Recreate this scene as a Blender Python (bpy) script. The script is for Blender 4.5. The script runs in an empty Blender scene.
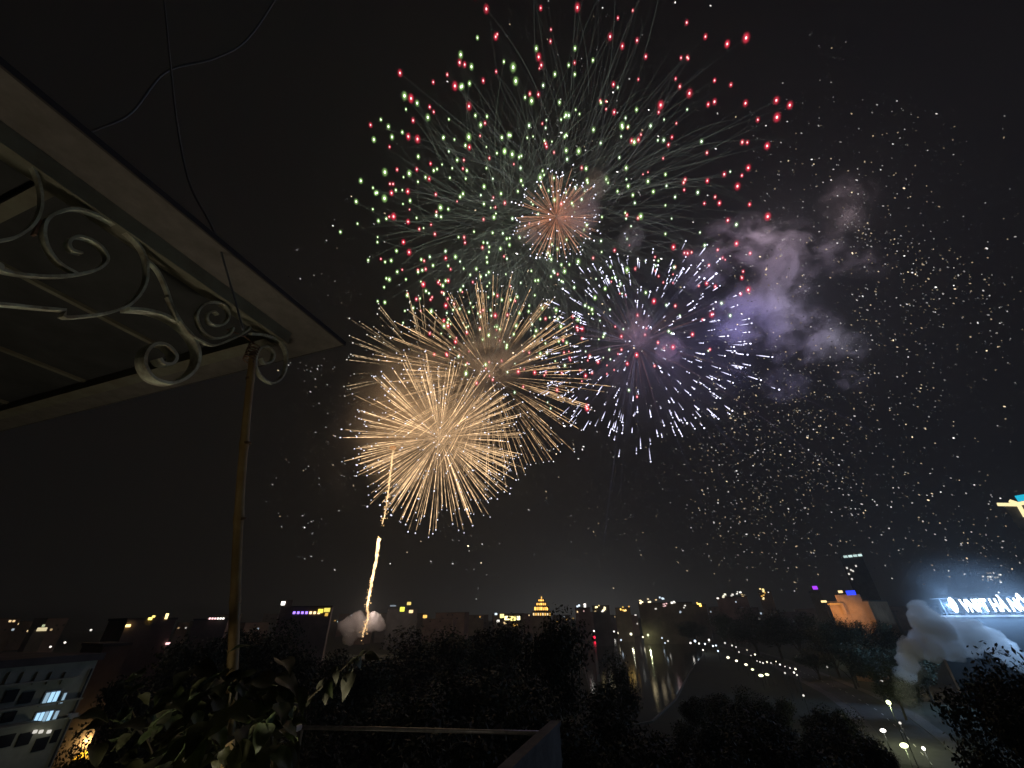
import bpy, bmesh, math, random
import numpy as np
from mathutils import Vector, Matrix, noise

random.seed(7)
rad = math.radians
SC = bpy.context.scene
COL = SC.collection

# ------------------------------------------------------------------ camera
F = 385.0
CZ = 24.0
PITCH, ROLL = rad(31), rad(1.0)
FW = Vector((0, math.cos(PITCH), math.sin(PITCH)))
_r = Vector((1, 0, 0))
_u = _r.cross(FW)
RT = math.cos(ROLL) * _r - math.sin(ROLL) * _u
UP = math.cos(ROLL) * _u + math.sin(ROLL) * _r
EYE = Vector((0, 0, CZ))
cd = bpy.data.cameras.new('camera')
cam = bpy.data.objects.new('camera', cd)
COL.objects.link(cam)
cd.sensor_width = 36
cd.lens = F / 1024 * 36
cd.clip_start = 0.05
cd.clip_end = 20000
cam.matrix_world = Matrix(((RT.x, UP.x, -FW.x, EYE.x), (RT.y, UP.y, -FW.y, EYE.y), (RT.z, UP.z, -FW.z, EYE.z), (0, 0, 0, 1)))
SC.camera = cam

# ------------------------------------------------------------------ world, moon-like sun, exposure
SUN_EL, SUN_ROT = rad(3), rad(8)
w = bpy.data.worlds.new('World')
SC.world = w
w.use_nodes = True
nt = w.node_tree
nt.nodes.clear()
sky = nt.nodes.new('ShaderNodeTexSky')
sky.sky_type = 'NISHITA'
sky.sun_disc = False
sky.sun_elevation = SUN_EL
sky.sun_rotation = SUN_ROT
hs = nt.nodes.new('ShaderNodeHueSaturation')
hs.inputs['Saturation'].default_value = 0.0
bg = nt.nodes.new('ShaderNodeBackground')
bg.inputs['Strength'].default_value = 0.001
wo = nt.nodes.new('ShaderNodeOutputWorld')
nt.links.new(sky.outputs[0], hs.inputs['Color'])
nt.links.new(hs.outputs[0], bg.inputs['Color'])
nt.links.new(bg.outputs[0], wo.inputs['Surface'])
sd = bpy.data.lights.new('moon_sun', 'SUN')
sd.energy = 0.004
sd.angle = rad(0.5)
sd.color = (1.0, 0.93, 0.85)
sun = bpy.data.objects.new('moon_sun', sd)
COL.objects.link(sun)
sv = Vector((math.sin(SUN_ROT) * math.cos(SUN_EL), math.cos(SUN_ROT) * math.cos(SUN_EL), math.sin(SUN_EL)))
sun.rotation_euler = sv.to_track_quat('Z', 'Y').to_euler()
SC.view_settings.view_transform = 'Standard'
SC.view_settings.look = 'None'
FILL_LANTERN = 17.0
SC.view_settings.exposure = 0
SC.view_settings.gamma = 1
SC.view_settings.use_curve_mapping = False
SC.render.engine = 'CYCLES'
cy = SC.cycles
cy.use_denoising = True
cy.max_bounces = 6
cy.diffuse_bounces = 2
cy.glossy_bounces = 2
cy.volume_bounces = 4
cy.transparent_max_bounces = 80
cy.sample_clamp_indirect = 0.6
cy.volume_step_rate = 1.0
cy.volume_max_steps = 96


# ------------------------------------------------------------------ pixel helpers
def ray(px, py):
    return RT * ((px - 512) / F) + UP * ((384 - py) / F) + FW


def P(px, py, d):
    return EYE + ray(px, py) * d


def on_z(px, py, z):
    r = ray(px, py)
    return EYE + r * ((z - CZ) / r.z)


def on_plane(px, py, q, n):
    r = ray(px, py)
    return EYE + r * ((q - EYE).dot(n) / r.dot(n))


# ------------------------------------------------------------------ object helpers
def put(name, data=None, parent=None, loc=None):
    o = bpy.data.objects.new(name, data)
    COL.objects.link(o)
    if parent is not None:
        o.parent = parent
    if loc is not None:
        o.location = loc
    return o


def tag(o, label=None, cat=None, group=None, kind=None):
    if label:
        o['label'] = label
    if cat:
        o['category'] = cat
    if group:
        o['group'] = group
    if kind:
        o['kind'] = kind
    return o


def thing(name, label, cat, loc=(0, 0, 0), group=None, rz=0.0):
    o = put(name, None, None, loc)
    o.empty_display_size = 0.2
    o.rotation_euler.z = rz
    return tag(o, label, cat, group)


class MB:
    def __init__(s):
        s.v, s.f, s.m, s.c, s.smooth = [], [], [], [], False

    def add(s, vs, fs, mi=0, cols=None):
        b = len(s.v)
        s.v += [tuple(x) for x in vs]
        s.f += [tuple(i + b for i in f) for f in fs]
        s.m += [mi] * len(fs)
        s.c += (cols if cols else [(1, 1, 1)] * len(vs))
        return s

    def box(s, c, size, rot=0.0, mi=0, axes=None):
        c = Vector(c)
        if axes is None:
            ax = (Vector((math.cos(rot), math.sin(rot), 0)), Vector((-math.sin(rot), math.cos(rot), 0)), Vector((0, 0, 1)))
        else:
            ax = axes
        vs = []
        for k in (-.5, .5):
            for j in (-.5, .5):
                for i in (-.5, .5):
                    vs.append(c + ax[0] * i * size[0] + ax[1] * j * size[1] + ax[2] * k * size[2])
        fs = [(0, 2, 3, 1), (4, 5, 7, 6), (0, 1, 5, 4), (2, 6, 7, 3), (0, 4, 6, 2), (1, 3, 7, 5)]
        return s.add(vs, fs, mi)

    def tube(s, pts, rs, n=8, mi=0, cols=None, cap=True):
        pts = [Vector(p) for p in pts]
        if not isinstance(rs, (list, tuple)):
            rs = [rs] * len(pts)
        ref = None
        vs, fs, cs = [], [], []
        for i, p in enumerate(pts):
            t = (pts[min(i + 1, len(pts) - 1)] - pts[max(i - 1, 0)]).normalized()
            if ref is None:
                ref = t.orthogonal().normalized()
            a = (ref - t * ref.dot(t))
            a = a.normalized() if a.length > 1e-6 else t.orthogonal().normalized()
            ref = a
            b = t.cross(a)
            for k in range(n):
                an = 2 * math.pi * k / n
                vs.append(p + (a * math.cos(an) + b * math.sin(an)) * rs[i])
                cs.append(cols[i] if cols else (1, 1, 1))
        for i in range(len(pts) - 1):
            for k in range(n):
                k2 = (k + 1) % n
                fs.append((i * n + k, i * n + k2, i * n + n + k2, i * n + n + k))
        if cap:
            fs.append(tuple(range(n - 1, -1, -1)))
            fs.append(tuple((len(pts) - 1) * n + k for k in range(n)))
        return s.add(vs, fs, mi, cs)

    def ribbon(s, pts, wdir, width, thick, mi=0):
        """flat bar: follows pts, wide along wdir, thin across"""
        pts = [Vector(p) for p in pts]
        vs, fs = [], []
        for i, p in enumerate(pts):
            t = (pts[min(i + 1, len(pts) - 1)] - pts[max(i - 1, 0)]).normalized()
            nn = t.cross(wdir).normalized()
            for a, b in ((-1, -1), (1, -1), (1, 1), (-1, 1)):
                vs.append(p + wdir * (a * width / 2) + nn * (b * thick / 2))
        for i in range(len(pts) - 1):
            for k in range(4):
                k2 = (k + 1) % 4
                fs.append((i * 4 + k, i * 4 + k2, i * 4 + 4 + k2, i * 4 + 4 + k))
        fs.append((3, 2, 1, 0))
        e = (len(pts) - 1) * 4
        fs.append((e, e + 1, e + 2, e + 3))
        return s.add(vs, fs, mi)

    def ball(s, c, r, sub=1, mi=0, col=(1, 1, 1), axis=None, stretch=1.0):
        V, Fc = ICO[sub]
        c = Vector(c)
        vs = []
        for q in V:
            p = Vector(q)
            if axis is not None:
                p = p + axis * (p.dot(axis) * (stretch - 1))
            vs.append(c + p * r)
        return s.add(vs, Fc, mi, [col] * len(vs))

    def build(s, name, mats, parent=None, smooth=False, loc=None):
        me = bpy.data.meshes.new(name)
        me.from_pydata(s.v, [], s.f)
        for m in (mats if isinstance(mats, (list, tuple)) else [mats]):
            me.materials.append(m)
        if any(s.m):
            me.polygons.foreach_set('material_index', s.m)
        at = me.color_attributes.new('Col', 'FLOAT_COLOR', 'POINT')
        at.data.foreach_set('color', [x for c in s.c for x in (c[0], c[1], c[2], 1.0)])
        if smooth:
            me.polygons.foreach_set('use_smooth', [True] * len(s.f))
        me.update()
        return put(name, me, parent, loc)


def _ico(sub):
    bm = bmesh.new()
    bmesh.ops.create_icosphere(bm, subdivisions=sub, radius=1)
    V = [v.co[:] for v in bm.verts]
    Fc = [tuple(v.index for v in f.verts) for f in bm.faces]
    bm.free()
    return V, Fc


ICO = {k: _ico(k) for k in (1, 2, 3)}


# ------------------------------------------------------------------ materials
def mat(name, rgb=None, rough=0.7, metal=0.0, noise_scale=None, rgb2=None, bump=0.0, coord='Object', spec=0.4):
    m = bpy.data.materials.new(name)
    m.use_nodes = True
    t = m.node_tree
    b = t.nodes['Principled BSDF']
    b.inputs['Roughness'].default_value = rough
    b.inputs['Metallic'].default_value = metal
    b.inputs['Specular IOR Level'].default_value = spec
    b.inputs['Base Color'].default_value = (*rgb, 1)
    if noise_scale:
        tc = t.nodes.new('ShaderNodeTexCoord')
        nz = t.nodes.new('ShaderNodeTexNoise')
        nz.inputs['Scale'].default_value = noise_scale
        nz.inputs['Detail'].default_value = 6
        nz.inputs['Roughness'].default_value = 0.65
        rp = t.nodes.new('ShaderNodeValToRGB')
        rp.color_ramp.elements[0].position = 0.36
        rp.color_ramp.elements[1].position = 0.66
        rp.color_ramp.elements[0].color = (*(rgb2 or [c * .55 for c in rgb]), 1)
        rp.color_ramp.elements[1].color = (*rgb, 1)
        t.links.new(tc.outputs[coord], nz.inputs['Vector'])
        t.links.new(nz.outputs['Fac'], rp.inputs['Fac'])
        t.links.new(rp.outputs['Color'], b.inputs['Base Color'])
        if bump:
            bp = t.nodes.new('ShaderNodeBump')
            bp.inputs['Strength'].default_value = bump
            bp.inputs['Distance'].default_value = 0.02
            t.links.new(nz.outputs['Fac'], bp.inputs['Height'])
            t.links.new(bp.outputs['Normal'], b.inputs['Normal'])
    return m


def emit(name, rgb, strength):
    m = bpy.data.materials.new(name)
    m.use_nodes = True
    t = m.node_tree
    t.nodes.clear()
    e = t.nodes.new('ShaderNodeEmission')
    e.inputs['Color'].default_value = (*rgb, 1)
    e.inputs['Strength'].default_value = strength
    o = t.nodes.new('ShaderNodeOutputMaterial')
    t.links.new(e.outputs[0], o.inputs['Surface'])
    m.cycles.emission_sampling = 'NONE'
    return m


def spark_material():
    """burning metal: the colour and heat of every point is stored on the mesh"""
    m = bpy.data.materials.new('burning_spark')
    m.use_nodes = True
    t = m.node_tree
    t.nodes.clear()
    a = t.nodes.new('ShaderNodeVertexColor')
    a.layer_name = 'Col'
    e = t.nodes.new('ShaderNodeEmission')
    o = t.nodes.new('ShaderNodeOutputMaterial')
    t.links.new(a.outputs['Color'], e.inputs['Color'])
    t.links.new(e.outputs[0], o.inputs['Surface'])
    m.cycles.emission_sampling = 'NONE'
    return m


def halo_material():
    """bloom round a star, added as a glowing shell: strongest through its middle"""
    m = bpy.data.materials.new('star_halo')
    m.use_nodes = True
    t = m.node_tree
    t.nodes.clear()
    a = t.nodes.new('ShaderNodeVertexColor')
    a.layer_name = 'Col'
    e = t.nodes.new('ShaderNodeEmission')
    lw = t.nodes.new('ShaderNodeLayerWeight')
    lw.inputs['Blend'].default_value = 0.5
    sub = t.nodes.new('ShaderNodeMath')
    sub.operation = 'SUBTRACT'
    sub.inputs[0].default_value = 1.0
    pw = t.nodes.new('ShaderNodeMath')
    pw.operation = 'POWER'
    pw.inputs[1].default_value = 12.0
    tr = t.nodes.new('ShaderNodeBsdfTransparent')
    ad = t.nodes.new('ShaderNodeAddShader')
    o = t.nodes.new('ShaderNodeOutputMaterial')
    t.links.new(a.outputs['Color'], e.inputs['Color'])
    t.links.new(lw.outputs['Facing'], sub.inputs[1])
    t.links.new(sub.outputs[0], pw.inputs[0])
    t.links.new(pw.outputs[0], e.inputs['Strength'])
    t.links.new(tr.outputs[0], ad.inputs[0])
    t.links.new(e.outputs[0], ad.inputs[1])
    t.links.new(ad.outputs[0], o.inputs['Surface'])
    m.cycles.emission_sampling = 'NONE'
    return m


def volume_even(name, rgb, dens, aniso=0.0):
    m = bpy.data.materials.new(name)
    m.use_nodes = True
    t = m.node_tree
    t.nodes.clear()
    v = t.nodes.new('ShaderNodeVolumePrincipled')
    v.inputs['Color'].default_value = (*rgb, 1)
    v.inputs['Density'].default_value = dens
    v.inputs['Anisotropy'].default_value = aniso
    v.inputs['Density Attribute'].default_value = ''
    v.inputs['Color Attribute'].default_value = ''
    v.inputs['Temperature Attribute'].default_value = ''
    o = t.nodes.new('ShaderNodeOutputMaterial')
    t.links.new(v.outputs[0], o.inputs['Volume'])
    return m


def volume_wisp(name, rgb, dens, scale=1.6, thr=0.47, seed=0.0, soft=0.25):
    """uneven smoke inside a unit ball (object coordinates), fading to nothing at its edge"""
    m = bpy.data.materials.new(name)
    m.use_nodes = True
    t = m.node_tree
    t.nodes.clear()
    N = t.nodes.new
    L = t.links.new
    tc = N('ShaderNodeTexCoord')
    ln = N('ShaderNodeVectorMath')
    ln.operation = 'LENGTH'
    L(tc.outputs['Object'], ln.inputs[0])
    fall = N('ShaderNodeMapRange')
    fall.interpolation_type = 'SMOOTHSTEP'
    fall.inputs['From Min'].default_value = 0.98
    fall.inputs['From Max'].default_value = 0.25
    L(ln.outputs['Value'], fall.inputs['Value'])
    off = N('ShaderNodeVectorMath')
    off.operation = 'ADD'
    off.inputs[1].default_value = (seed * 3.7, seed * 1.9, -seed * 2.3)
    L(tc.outputs['Object'], off.inputs[0])
    nz = N('ShaderNodeTexNoise')
    nz.inputs['Scale'].default_value = scale
    nz.inputs['Detail'].default_value = 3.5
    nz.inputs['Roughness'].default_value = 0.6
    nz.inputs['Distortion'].default_value = 0.5
    L(off.outputs[0], nz.inputs['Vector'])
    mr = N('ShaderNodeMapRange')
    mr.interpolation_type = 'SMOOTHSTEP'
    mr.inputs['From Min'].default_value = thr
    mr.inputs['From Max'].default_value = thr + soft
    mr.inputs['To Max'].default_value = dens
    L(nz.outputs['Fac'], mr.inputs['Value'])
    mu = N('ShaderNodeMath')
    mu.operation = 'MULTIPLY'
    L(mr.outputs[0], mu.inputs[0])
    L(fall.outputs[0], mu.inputs[1])
    v = N('ShaderNodeVolumePrincipled')
    v.inputs['Color'].default_value = (*rgb, 1)
    v.inputs['Density Attribute'].default_value = ''
    v.inputs['Color Attribute'].default_value = ''
    v.inputs['Temperature Attribute'].default_value = ''
    L(mu.outputs[0], v.inputs['Density'])
    o = N('ShaderNodeOutputMaterial')
    L(v.outputs[0], o.inputs['Volume'])
    return m


M_SPARK = spark_material()
M_HALO = halo_material()  # bloom glow of each star, put in as an emissive shell


def trail_material():
    """thin glowing smoke of a trail: it gives light and hides nothing"""
    m = spark_material()
    m.name = 'glowing_trail'
    t = m.node_tree
    e = t.nodes['Emission']
    o = t.nodes['Material Output']
    tr = t.nodes.new('ShaderNodeBsdfTransparent')
    ad = t.nodes.new('ShaderNodeAddShader')
    t.links.new(tr.outputs[0], ad.inputs[0])
    t.links.new(e.outputs[0], ad.inputs[1])
    t.links.new(ad.outputs[0], o.inputs['Surface'])
    return m


M_TRAIL = trail_material()
M_ASPH = mat('asphalt', (.05, .05, .05), .85, noise_scale=.6, bump=.2)
M_GROUND = mat('park_soil', (.025, .03, .016), .95, noise_scale=.05, rgb2=(.012, .015, .008))
M_PAVE = mat('paving', (.09, .085, .08), .8, noise_scale=.4)
M_KERB = mat('kerb_stone', (.1, .1, .09), .8, noise_scale=1.0)
M_LEAF = [mat('leaf_dark', (.04, .05, .025), .7, noise_scale=.7, rgb2=(.022, .032, .014)), mat('leaf_mid', (.06, .075, .035), .7, noise_scale=.7, rgb2=(.03, .04, .018))]
M_BARK = mat('bark', (.09, .07, .05), .95, noise_scale=3, bump=.5)
M_WALL = [mat('wall_grey', (.15, .145, .14), .9, noise_scale=.12), mat('wall_buff', (.2, .17, .13), .9, noise_scale=.12), mat('wall_rose', (.24, .17, .15), .9, noise_scale=.1), mat('wall_white', (.4, .41, .33), .85, noise_scale=.25, rgb2=(.25, .26, .2))]
M_ROOF = mat('roof_dark', (.1, .085, .08), .9, noise_scale=.4)
M_POLE = mat('lamp_pole_paint', (.05, .055, .05), .6)
M_FRAME = mat('window_frame_paint', (.3, .3, .3), .6)
M_GLASSD = mat('unlit_glass', (.02, .022, .025), .15)


# ================================================================== SETTING
def sheet(name, pts, z, m):
    me = bpy.data.meshes.new(name)
    me.from_pydata([(p[0], p[1], z) for p in pts], [], [tuple(range(len(pts)))])
    me.materials.append(m)
    return tag(put(name, me), kind='structure')


sheet('ground', [(-1500, -300), (1500, -300), (1500, 2700), (-1500, 2700)], 0.0, M_GROUND)

# lake with slightly rippled water
mw = mat('lake_water', (.006, .008, .008), .10, spec=.4)
t = mw.node_tree
tc = t.nodes.new('ShaderNodeTexCoord')
nz = t.nodes.new('ShaderNodeTexNoise')
nz.inputs['Scale'].default_value = .8
nz.inputs['Detail'].default_value = 4
bp = t.nodes.new('ShaderNodeBump')
bp.inputs['Strength'].default_value = .03
bp.inputs['Distance'].default_value = .3
t.links.new(tc.outputs['Object'], nz.inputs['Vector'])
t.links.new(nz.outputs['Fac'], bp.inputs['Height'])
t.links.new(bp.outputs['Normal'], t.nodes['Principled BSDF'].inputs['Normal'])
shore_px = [(590, 639), (640, 637), (690, 642), (703, 648), (703, 656), (690, 672), (676, 700), (652, 722), (630, 726), (596, 712), (590, 690), (582, 660), (584, 645)]
shore = [on_z(x, y, 0) for x, y in shore_px]
sheet('lake', shore, 0.05, mw)
# stone edge of the lake
mb = MB()
for a, b in zip(shore, shore[1:] + shore[:1]):
    d = (b - a)
    mb.box((a + b) / 2 + Vector((0, 0, .12)), (d.length + .3, .6, .3), math.atan2(d.y, d.x))
tag(mb.build('lake_kerb', M_KERB), kind='structure')
# lakeside road on the right with kerbs and a dashed centre line
road_c = [on_z(x, y, 0) for x, y in ((935, 768), (905, 735), (880, 712), (850, 694), (815, 678), (775, 660), (735, 648), (690, 638), (640, 633))]


def strip(path, half, off=0.0):
    L, Rr = [], []
    for i, p in enumerate(path):
        tt = (path[min(i + 1, len(path) - 1)] - path[max(i - 1, 0)])
        n = Vector((-tt.y, tt.x, 0)).normalized()
        L.append(p + n * (half + off))
        Rr.append(p - n * (half - off))
    return L, Rr


def strip_mesh(name, path, half, z, m, off=0.0):
    L, Rr = strip(path, half, off)
    me = bpy.data.meshes.new(name)
    k = len(path)
    me.from_pydata([(q.x, q.y, z) for q in L + Rr], [], [(i, i + 1, k + i + 1, k + i) for i in range(k - 1)])
    me.materials.append(m)
    return tag(put(name, me), kind='structure')


strip_mesh('pavement', road_c, 8.0, .012, M_PAVE)
strip_mesh('road', road_c, 5.0, .024, M_ASPH)
for sgn in (-1, 1):
    mb = MB()
    L, Rr = strip(road_c, .15, sgn * 5.1)
    for i in range(len(L) - 1):
        a = (L[i] + Rr[i]) / 2
        b = (L[i + 1] + Rr[i + 1]) / 2
        d = b - a
        mb.box((a + b) / 2 + Vector((0, 0, .07)), (d.length, .25, .13), math.atan2(d.y, d.x))
    tag(mb.build('road_kerb', M_KERB), kind='structure')
mb = MB()
for a, b in zip(road_c, road_c[1:]):
    d = b - a
    n = int(d.length / 6)
    for k in range(n):
        mb.box(a + d * ((k + .5) / n) + Vector((0, 0, .03)), (2.4, .14, .004), math.atan2(d.y, d.x))
tag(mb.build('road_marking', mat('road_paint', (.75, .75, .72), .7)), kind='structure')


# ================================================================== TREES
def crown_mesh(seed, flat=1.0):
    """unit crown: radius about 1, base at z=0, top at z=2; loose leaf clumps with gaps"""
    rnd = random.Random(seed)
    mb = MB()
    lobes = []
    for i in range(15):
        a = rnd.uniform(0, 2 * math.pi)
        r = rnd.uniform(.15, .72) * (1 if i else 0)
        z = rnd.uniform(.45, 1.62)
        r *= 1 - .45 * max(0, z - 1.0)
        lobes.append((Vector((r * math.cos(a), r * math.sin(a), z * flat)), rnd.uniform(.26, .46)))
    for c, lr in lobes:
        for k in range(560):
            d = Vector((rnd.gauss(0, 1), rnd.gauss(0, 1), rnd.gauss(0, 1))).normalized()
            p = c + d * lr * (rnd.random() ** .35) * rnd.uniform(.8, 1.18)
            s = rnd.uniform(.013, .032)
            nrm = (d + Vector((rnd.gauss(0, .7), rnd.gauss(0, .7), rnd.gauss(0, .7)))).normalized()
            a = nrm.orthogonal().normalized()
            a = Matrix.Rotation(rnd.uniform(0, 6.3), 3, nrm) @ a
            b = nrm.cross(a)
            mb.add([p - a * s * 1.5, p - b * s * .7, p + a * s * 1.5, p + b * s * .7], [(0, 1, 2, 3)], 0 if rnd.random() < .6 else 1)
    return mb, lobes


def trunk_mesh(lobes, seed):
    rnd = random.Random(seed)
    mb = MB()
    mb.tube([(0, 0, -1.2), (.02, .01, -.5), (-.02, .02, .1), (.01, 0, .6)], [.1, .075, .065, .04], 8)
    for c, lr in lobes[:9]:
        st = Vector((0, 0, rnd.uniform(-.2, .4)))
        mid = st.lerp(c, .5) + Vector((0, 0, .08))
        mb.tube([st, mid, c], [.035, .025, .008], 5)
    return mb


TREE_KITS = []
for i in range(5):
    cm, lobes = crown_mesh(100 + i)
    tm = trunk_mesh(lobes, 200 + i)
    co = cm.build('crown', M_LEAF)
    to = tm.build('trunk', M_BARK)
    TREE_KITS.append((co.data, to.data))
    bpy.data.objects.remove(co)
    bpy.data.objects.remove(to)
_tree_i = 0


def tree(px, py, dist, rpx, label, group=None, name='leafy_tree'):
    """crown top at pixel (px,py), horizontal distance dist, crown half width rpx pixels"""
    global _tree_i
    r = ray(px, py)
    k = dist / math.hypot(r.x, r.y)
    top = EYE + r * k
    R = rpx / F * k
    h = max(top.z, 4.0)
    root = thing(name, label, 'tree', (top.x, top.y, 0), group, random.uniform(0, 6.28))
    cmesh, tmesh = TREE_KITS[_tree_i % 5]
    _tree_i += 1
    ch = min(h * .82, R * 2.4)                    # crown height
    c = put('crown', cmesh, root, (0, 0, h - ch))
    c.scale = (R, R, ch / 2.0)
    tk = put('trunk', tmesh, root, (0, 0, h - ch))
    zs = (h - ch) / 1.2 if h - ch > .5 else .5
    tk.scale = (R * .6, R * .6, max(zs, ch / 2.0 * .8))
    return root


gA = 'dark trees between the terrace and the lake'
lA = 'dark leafy tree in the black mass between terrace and lake'
for px, py, d, rp in ((350, 643, 95, 60), (410, 625, 130, 55), (455, 621, 150, 48), (505, 617, 120, 45), (470, 660, 75, 75), (390, 672, 60, 80),
                      (612, 650, 105, 32), (585, 680, 62, 70), (520, 690, 50, 80), (430, 705, 42, 95), (640, 708, 52, 75), (330, 690, 55, 70), (700, 726, 48, 60)):
    tree(px, py, d, rp, lA, gA)
tree(545, 610, 82, 48, 'tallest broad dark tree, its crown cutting into the skyline below the gold tower', name='broad_tree')
gB = 'dark trees on the left beyond the white house'
lB = 'dark tree in the hump of trees left of the smoke puff'
for px, py, d, rp in ((205, 632, 110, 45), (250, 614, 120, 48), (290, 617, 135, 42), (325, 632, 115, 36), (215, 655, 80, 60), (280, 655, 70, 65), (160, 655, 90, 45)):
    tree(px, py, d, rp, lB, gB)
gC = 'dark trees behind the lakeside road'
lC = 'dark tree standing behind the lamp lit lakeside road'
for px, py, d, rp in ((745, 606, 330, 26), (785, 604, 300, 28), (725, 612, 360, 20), (820, 622, 240, 26), (855, 620, 260, 22), (880, 632, 200, 30), (905, 640, 185, 22), (770, 618, 310, 26), (838, 640, 210, 24), (690, 618, 420, 18), (880, 655, 160, 24), (808, 644, 230, 20)):
    tree(px, py, d, rp, lC, gC)
for px, py, d, rp in ((832, 616, 214, 20), (850, 617, 212, 20), (868, 614, 212, 18), (884, 622, 205, 18), (858, 632, 190, 30)):
    tree(px, py, d, rp, lC, gC)
gD = 'dark trees on the near lake bank'
lD = 'dark tree on the near bank below the lake lights'
for px, py, d, rp in ((770, 712, 62, 66), (838, 722, 78, 42), (735, 694, 90, 38), (850, 748, 55, 46), (790, 703, 85, 40), (705, 712, 70, 40), (692, 694, 105, 24), (716, 688, 115, 24), (742, 685, 120, 24), (768, 688, 118, 24), (812, 704, 100, 26), (838, 706, 98, 22), (860, 722, 85, 26), (752, 700, 100, 26), (668, 716, 80, 26)):
    tree(px, py, d, rp, lD, gD)
tree(968, 650, 72, 62, 'big dark tree rising in front of the blue grey smoke plume', name='broad_tree')
tree(1018, 676, 60, 60, 'dark tree at the right edge beside the big tree', name='leafy_tree')


# ================================================================== BUILDINGS
def glow_mat(rgb, s):
    key = 'lit_%d_%d_%d_%d' % (rgb[0] * 99, rgb[1] * 99, rgb[2] * 99, s * 99)
    return bpy.data.materials.get(key) or emit(key, rgb, s)


WARM, GOLD, WHITE, COOL, PINK, VIOL, BLUE = (1, .72, .36), (1, .55, .12), (1, .95, .85), (.72, .87, 1), (1, .6, .6), (.35, .2, 1), (.05, .1, 1)


class Building:
    """a block whose front faces the viewer (turned by yaw): pixels are mapped on its real front plane"""

    def __init__(s, name, label, cat, x0, x1, ytop, dist, depth, wall, yaw=0.0, roof='parapet', group=None):
        xm = (x0 + x1) / 2
        r = ray(xm, ytop)
        h = math.hypot(r.x, r.y)
        az = math.atan2(r.x, r.y) + yaw
        s.n = Vector((-math.sin(az), -math.cos(az), 0))       # toward the viewer
        s.t = Vector((-s.n.y, s.n.x, 0))                     # to the right seen from the front
        s.q = EYE + r * (dist / h)
        s.q.z = 0
        if s.t.dot(RT) < 0:
            s.t = -s.t
        a, b = s.hit(x0, ytop), s.hit(x1, ytop)
        s.h = max(3, s.hit(xm, ytop).z)
        u0, u1 = (a - s.q).dot(s.t), (b - s.q).dot(s.t)
        s.w = abs(u1 - u0)
        s.mid = s.q + s.t * ((u0 + u1) / 2)
        s.root = thing(name, label, cat, (0, 0, 0), group)
        s.base = s.mid - s.n * (depth / 2)
        s.root.location = s.base
        s.depth = depth
        s.ax = (s.t, -s.n, Vector((0, 0, 1)))
        MB().box((0, 0, s.h / 2), (s.w, depth, s.h), axes=s.ax).build('wall', wall, s.root)
        rf = MB()
        if roof == 'parapet':
            rf.box((0, 0, s.h + .25), (s.w + .5, depth + .5, .5), axes=s.ax)
        elif roof == 'hip':
            W, D = s.w / 2 + .6, depth / 2 + .6
            hh = min(s.w, depth) * .3
            c = [s.t * (i * W) - s.n * (j * D) + Vector((0, 0, s.h + .004)) for i, j in ((-1, -1), (1, -1), (1, 1), (-1, 1))]
            k = max(0.1, W - D) if W > D else 0.1
            rf.add(c + [s.t * -k + Vector((0, 0, s.h + hh)), s.t * k + Vector((0, 0, s.h + hh))], [(0, 1, 5, 4), (1, 2, 5), (2, 3, 4, 5), (3, 0, 4), (0, 3, 2, 1)])
        rf.build('roof', M_ROOF, s.root)

    def hit(s, px, py):
        return on_plane(px, py, s.q, s.n)

    def panel(s, name, x0, y0, x1, y1, m, proud=.15, thick=.3, label=None):
        """a panel on the front covering about this pixel box"""
        c = s.hit((x0 + x1) / 2, (y0 + y1) / 2)
        a, b = s.hit(x0, (y0 + y1) / 2), s.hit(x1, (y0 + y1) / 2)
        e, f = s.hit((x0 + x1) / 2, y0), s.hit((x0 + x1) / 2, y1)
        wd = abs((b - a).dot(s.t))
        ht = abs(e.z - f.z)
        o = MB().box(c - s.base + s.n * proud, (wd, thick, ht), axes=s.ax).build(name, m, s.root)
        if label:
            o['label'] = label
        return o

    def rows(s, rnd, nlit, cols, rows_, ws=1.2, hs=1.3, lit=None):
        """a grid of windows on the front; nlit of them lit"""
        cells = [(i, j) for i in range(cols) for j in range(rows_)]
        rnd.shuffle(cells)
        for k, (i, j) in enumerate(cells[:max(nlit, 4)]):
            u = (i + .5) / cols * s.w - s.w / 2
            z = s.h - (j + .6) * min(3.4, s.h / (rows_ + .3))
            if z < 1:
                continue
            c = s.t * u + s.n * (s.depth / 2 + .06) + Vector((0, 0, z))
            if k < nlit:
                m = glow_mat(*rnd.choice(lit or [(WARM, 1.2), (WARM, .5), (WHITE, 1.4), (WHITE, .6), (COOL, .6), (GOLD, .8)]))
            else:
                m = M_GLASSD
            MB().box(c, (ws, .12, hs), axes=s.ax).build('window', m, s.root)


rnd = random.Random(11)
# ---- far skyline: many dark blocks with a few lit windows
gS = 'far city blocks along the skyline'
for i in range(46):
    px = 10 + i * 22.3 + rnd.uniform(-7, 7)
    if 60 < px < 185 or 275 < px < 335 or 530 < px < 552 or 812 < px < 872 or px > 935:
        continue
    hor = 625 - px / 1024 * 18
    wd = rnd.uniform(7, 15)
    b = Building('city_block', 'far dark city block with scattered lit windows on the skyline', 'building', px - wd, px + wd, hor - rnd.uniform(-3, 7), rnd.uniform(480, 800), rnd.uniform(14, 24), M_WALL[rnd.randrange(3)], rnd.uniform(-.4, .4), 'parapet', gS)
    b.rows(rnd, rnd.choice((0, 1, 1, 2, 3)), 6, 3, 1.6, 1.6)

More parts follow.
